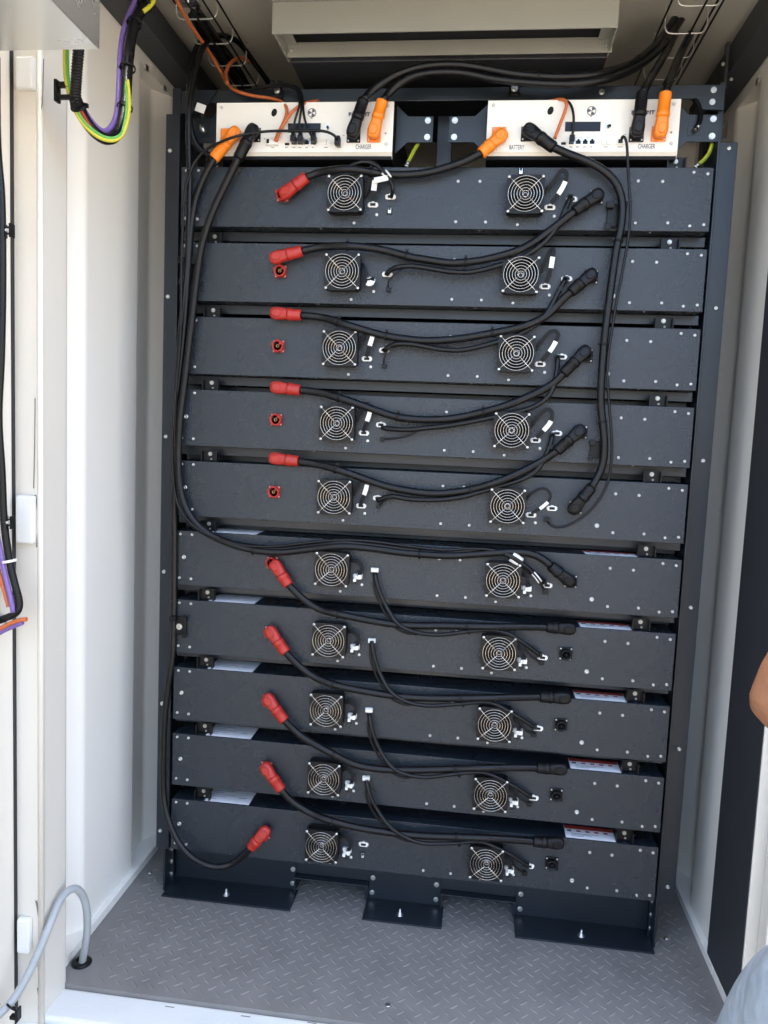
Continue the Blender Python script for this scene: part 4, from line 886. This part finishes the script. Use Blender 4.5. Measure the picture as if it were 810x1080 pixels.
for i, q_ in ((0, (10, 591)), (1, (4, 659))):
    a = dpt(*q_); j_ = min(range(len(B)), key=lambda k_: (B[k_] - a).length); tie(db, B, j_, .0125, M['tie_white'])
for px, py in ((8, 243), (9, 551)):
    a = dpt(px, py); p = MB(); p.box(a.x - .010, a.x - .006, a.y - .004, a.y + .010, a.z - .012, a.z + .012, M['black'], .001); p.box(a.x + .004, a.x + .008, a.y - .004, a.y + .010, a.z - .012, a.z + .012, M['black'], .001); p.box(a.x - .006, a.x + .004, a.y - .002, a.y + .004, a.z + .004, a.z + .007, M['black'], .001); p.box(a.x - .006, a.x + .004, a.y - .002, a.y + .004, a.z - .007, a.z - .004, M['black'], .001); p.screw((a.x - .001, a.y - .002, a.z), r=.003); p.build('cable_clip', db)

# grey hose
G = at(86, 1014, z=.004)
hs = thing('hose', (G.x, G.y, 0), 'pale grey flexible hose bending out of the floor beside the door post', 'hose')
path = [G + Vector((0, 0, -.01)), at(89.5, 1000, y=-.257), at(92, 980, y=-.265), at(91.5, 960, y=-.28), at(87.5, 945, y=-.295), at(80, 937, y=-.315), at(71, 940, y=-.335), at(62.6, 951, y=-.36), at(53, 974, y=-.395), at(42, 1001, y=-.42), at(29, 1029, y=-.445), at(14.4, 1053.6, y=-.47), at(0, 1069, y=-.49), at(-20, 1086, y=-.51), at(-50, 1110, y=-.54)]
p = MB(); p.tube(spline(path, .005), .0080, M['hose'], n=14); p.build('tube', hs)
p = MB(); p.lathe((G.x, G.y, 0.0003), (0, 0, 1), [(.0215, 0), (.022, .003), (.019, .006), (.013, .007), (.0095, .006), (.0092, -.004)], M['black'], n=28); p.build('grommet', hs)
a = at(12, 1062, y=-.48); p = MB()
p.ring(a, (path[-3] - path[-5]).normalized(), .0098, .0022, M['black'], n=20, k=6); p.box(a.x - .002, a.x + .014, a.y - .004, a.y + .006, a.z - .024, a.z - .017, M['black'], .001); p.box(a.x + .012, a.x + .016, a.y - .006, a.y + .008, a.z - .026, a.z - .001, M['black'], .001); p.build('hose_clip', hs)

# ================================================================== PERSON at the right edge
def skin_body(name, verts, edges, radii, m, parent=None, levels=2, root=0):
    me = bpy.data.meshes.new(name); me.from_pydata([Vector(v) for v in verts], edges, []); o = bpy.data.objects.new(name, me); COL.objects.link(o)
    sk = o.modifiers.new('skin', 'SKIN'); sk.use_smooth_shade = True
    for i, r in enumerate(radii):
        d = me.skin_vertices[0].data[i]; d.radius = (r, r) if not isinstance(r, tuple) else r; d.use_root = (i == root)
    sb = o.modifiers.new('sub', 'SUBSURF'); sb.levels = levels; sb.render_levels = levels
    bpy.context.view_layer.update()
    me2 = bpy.data.meshes.new_from_object(o.evaluated_get(bpy.context.evaluated_depsgraph_get())); COL.objects.unlink(o); bpy.data.objects.remove(o)
    me2.materials.clear(); me2.materials.append(m); me2.name = name
    for pl in me2.polygons: pl.use_smooth = True
    ob = bpy.data.objects.new(name, me2); COL.objects.link(ob)
    if parent: ob.parent = parent; ob.location = -world(parent) + Vector((0, 0, 0))
    return ob
HX = at(806, 722, y=-.90)      # middle of the visible hand
KN = at(914, 1040, y=-.90)     # knee that shows at the lower corner
hip = Vector((.80, -1.16, .50))
pv = [hip, hip + V((0, .01, .16)), hip + V((-.01, .03, .34)), hip + V((-.01, .04, .47)), hip + V((-.015, .06, .57)), hip + V((-.02, .085, .66)), hip + V((-.02, .10, .76)),   # 0-6 spine, neck, head
      V((.63, -1.10, .97)), V((.99, -1.10, .97)),                                  # 7, 8 shoulders
      V((.655, -1.04, .76)), V((HX.x + .050, -.925, HX.z + .066)),                  # 9 elbow, 10 wrist (raised hand)
      V((1.03, -1.12, .70)), V((1.02, -1.03, .46)), V((1.015, -1.0, .37)),         # 11-13 other arm
      hip + V((-.10, .01, -.04)), KN.copy(), V((.60, -.50, .07)), V((.60, -.41, .025)),   # 14-17 raised leg
      hip + V((.10, 0, -.04)), hip + V((.11, .05, -.43)), V((.92, -1.17, -.26)), V((.92, -1.05, -.31))]  # 18-21 standing leg
pe = [(0, 1), (1, 2), (2, 3), (3, 4), (4, 5), (5, 6), (3, 7), (3, 8), (7, 9), (9, 10), (8, 11), (11, 12), (12, 13), (0, 14), (14, 15), (15, 16), (16, 17), (0, 18), (18, 19), (19, 20), (20, 21)]
pr = [(.15, .11), (.14, .10), (.16, .11), (.12, .09), .055, .085, .085, .062, .062, .045, .034, .045, .032, .028, .085, .066, .05, .045, .085, .062, .048, .045]
pr_thing = thing('person', (.80, -1.10, GZ), 'person in washed blue jeans at the edge, one hand raised in a loose fist', 'person')
# loosely closed hand: back of the hand towards the rack, five fingers curled away from it
wr = len(pv)
pv += [V((HX.x + .030, -.905, HX.z + .024)), V((HX.x + .024, -.903, HX.z - .004)), V((HX.x + .026, -.902, HX.z - .028))]
pe += [(10, wr), (wr, wr + 1), (wr + 1, wr + 2)]; pr += [(.038, .036), (.044, .040), (.036, .040)]
for i in range(4):
    b_ = len(pv); s_ = (1, 1.06, 1, .84)[i]; kk = V((HX.x + .026, -.932 + i * .020, HX.z - .050 + abs(i - 1.3) * .003))
    pv += [kk, kk + V((.012, 0, -.022)) * s_, kk + V((.036, 0, -.024)) * s_, kk + V((.042, 0, -.002)) * s_]
    pe += [(wr + 2, b_), (b_, b_ + 1), (b_ + 1, b_ + 2), (b_ + 2, b_ + 3)]; pr += [.0130 * s_, .0108 * s_, .0098 * s_, .0088 * s_]
b_ = len(pv); pv += [V((HX.x + .046, -.946, HX.z + .004)), V((HX.x + .052, -.962, HX.z - .020)), V((HX.x + .056, -.960, HX.z - .044))]; pe += [(wr + 1, b_), (b_, b_ + 1), (b_ + 1, b_ + 2)]; pr += [.0150, .0125, .0100]
h_ = 6
for q_, r_ in ((V((0, .088, -.012)), .012), (V((0, .070, -.050)), .020), (V((-.083, -.005, -.005)), .014), (V((.083, -.005, -.005)), .014)):
    pe.append((h_, len(pv))); pv.append(pv[h_] + q_); pr.append(r_)
body = skin_body('body', pv, pe, pr, M['skin'], pr_thing)
# trousers and shirt follow the same joints a little outside the body
tv = [hip + V((0, 0, .05)), hip, pv[14], pv[15], V((.600, -.53, .12)), pv[18], pv[19], V((.92, -1.17, -.24))]
skin_body('jeans', tv, [(0, 1), (1, 2), (2, 3), (3, 4), (1, 5), (5, 6), (6, 7)], [(.162, .122), (.165, .128), .120, .128, .070, .100, .078, .066], M['denim'], pr_thing, root=1)
sv = [hip + V((0, 0, -.05)), pv[1], pv[2], pv[3], hip + V((-.012, .045, .515)), pv[7], pv[8], pv[9] * .45 + pv[7] * .55, pv[11] * .45 + pv[8] * .55]
skin_body('shirt', sv, [(0, 1), (1, 2), (2, 3), (3, 4), (3, 5), (3, 6), (5, 7), (6, 8)], [(.172, .132), (.158, .115), (.175, .125), (.135, .105), .066, .076, .076, .064, .064], M['shirt'], pr_thing)
hc = pv[6]; p = MB()
p.lathe(hc + V((0, -.010, .006)), (0, -.50, 1), [(.066, -.052), (.078, -.040), (.084, -.01), (.086, .03), (.078, .062), (.052, .086), (0, .096)], M['hair'], n=24); p.build('hair', pr_thing)
for sx in (-1, 1):
    p = MB(); c_ = hc + V((sx * .028, .062, .004)); p.lathe(c_, (0, 1, 0), [(.012, -.012), (.012, 0), (.009, .006), (0, .010)], M['tag'], n=14); p.lathe(c_ + V((0, .0085, 0)), (0, 1, 0), [(.005, 0), (0, .0025)], M['black_matt'], n=12); p.build('eye', pr_thing)
for (fx, fy, fz) in ((.60, -.47, .042), (.92, -1.16, GZ + .045)):
    p = MB(); q = [V((fx, fy - .06, fz - .005)), V((fx, fy + .02, fz)), V((fx, fy + .12, fz - .015)), V((fx, fy + .17, fz - .02))]
    p.tube(spline(q, .02), [.045] * len(spline(q, .02)), M['shoe'], n=12, flat=.8); p.build('shoe', pr_thing)

# ================================================================== LIGHT
SUN_EL, SUN_AZ = math.radians(52), math.radians(20)      # sun behind the container, over its back
W = bpy.data.worlds.new('World'); S.world = W; W.use_nodes = True; nt = W.node_tree; bg = nt.nodes['Background']
sky = nt.nodes.new('ShaderNodeTexSky'); sky.sky_type = 'NISHITA'; sky.sun_disc = False; sky.sun_elevation = SUN_EL; sky.sun_rotation = SUN_AZ
sky.air_density = 1.0; sky.dust_density = 7.0; sky.ozone_density = 0.6
nt.links.new(sky.outputs['Color'], bg.inputs['Color']); bg.inputs['Strength'].default_value = 0.14
sd = bpy.data.lights.new('sun', 'SUN'); sd.energy = 4.0; sd.angle = math.radians(0.5); sd.color = (1, .95, .86)
so = bpy.data.objects.new('sun', sd); COL.objects.link(so)
dirv = Vector((math.sin(SUN_AZ) * math.cos(SUN_EL), math.cos(SUN_AZ) * math.cos(SUN_EL), math.sin(SUN_EL)))
so.rotation_euler = dirv.to_track_quat('Z', 'Y').to_euler()
vs = S.view_settings; S.display_settings.display_device = 'sRGB'; vs.view_transform = 'Standard'; vs.look = 'None'; vs.gamma = 1; vs.exposure = 3.38; vs.use_curve_mapping = False
S.cycles.use_denoising = True; S.cycles.max_bounces = 10; S.cycles.diffuse_bounces = 6; S.cycles.glossy_bounces = 4
S.cycles.sample_clamp_indirect = 6; S.cycles.use_adaptive_sampling = True
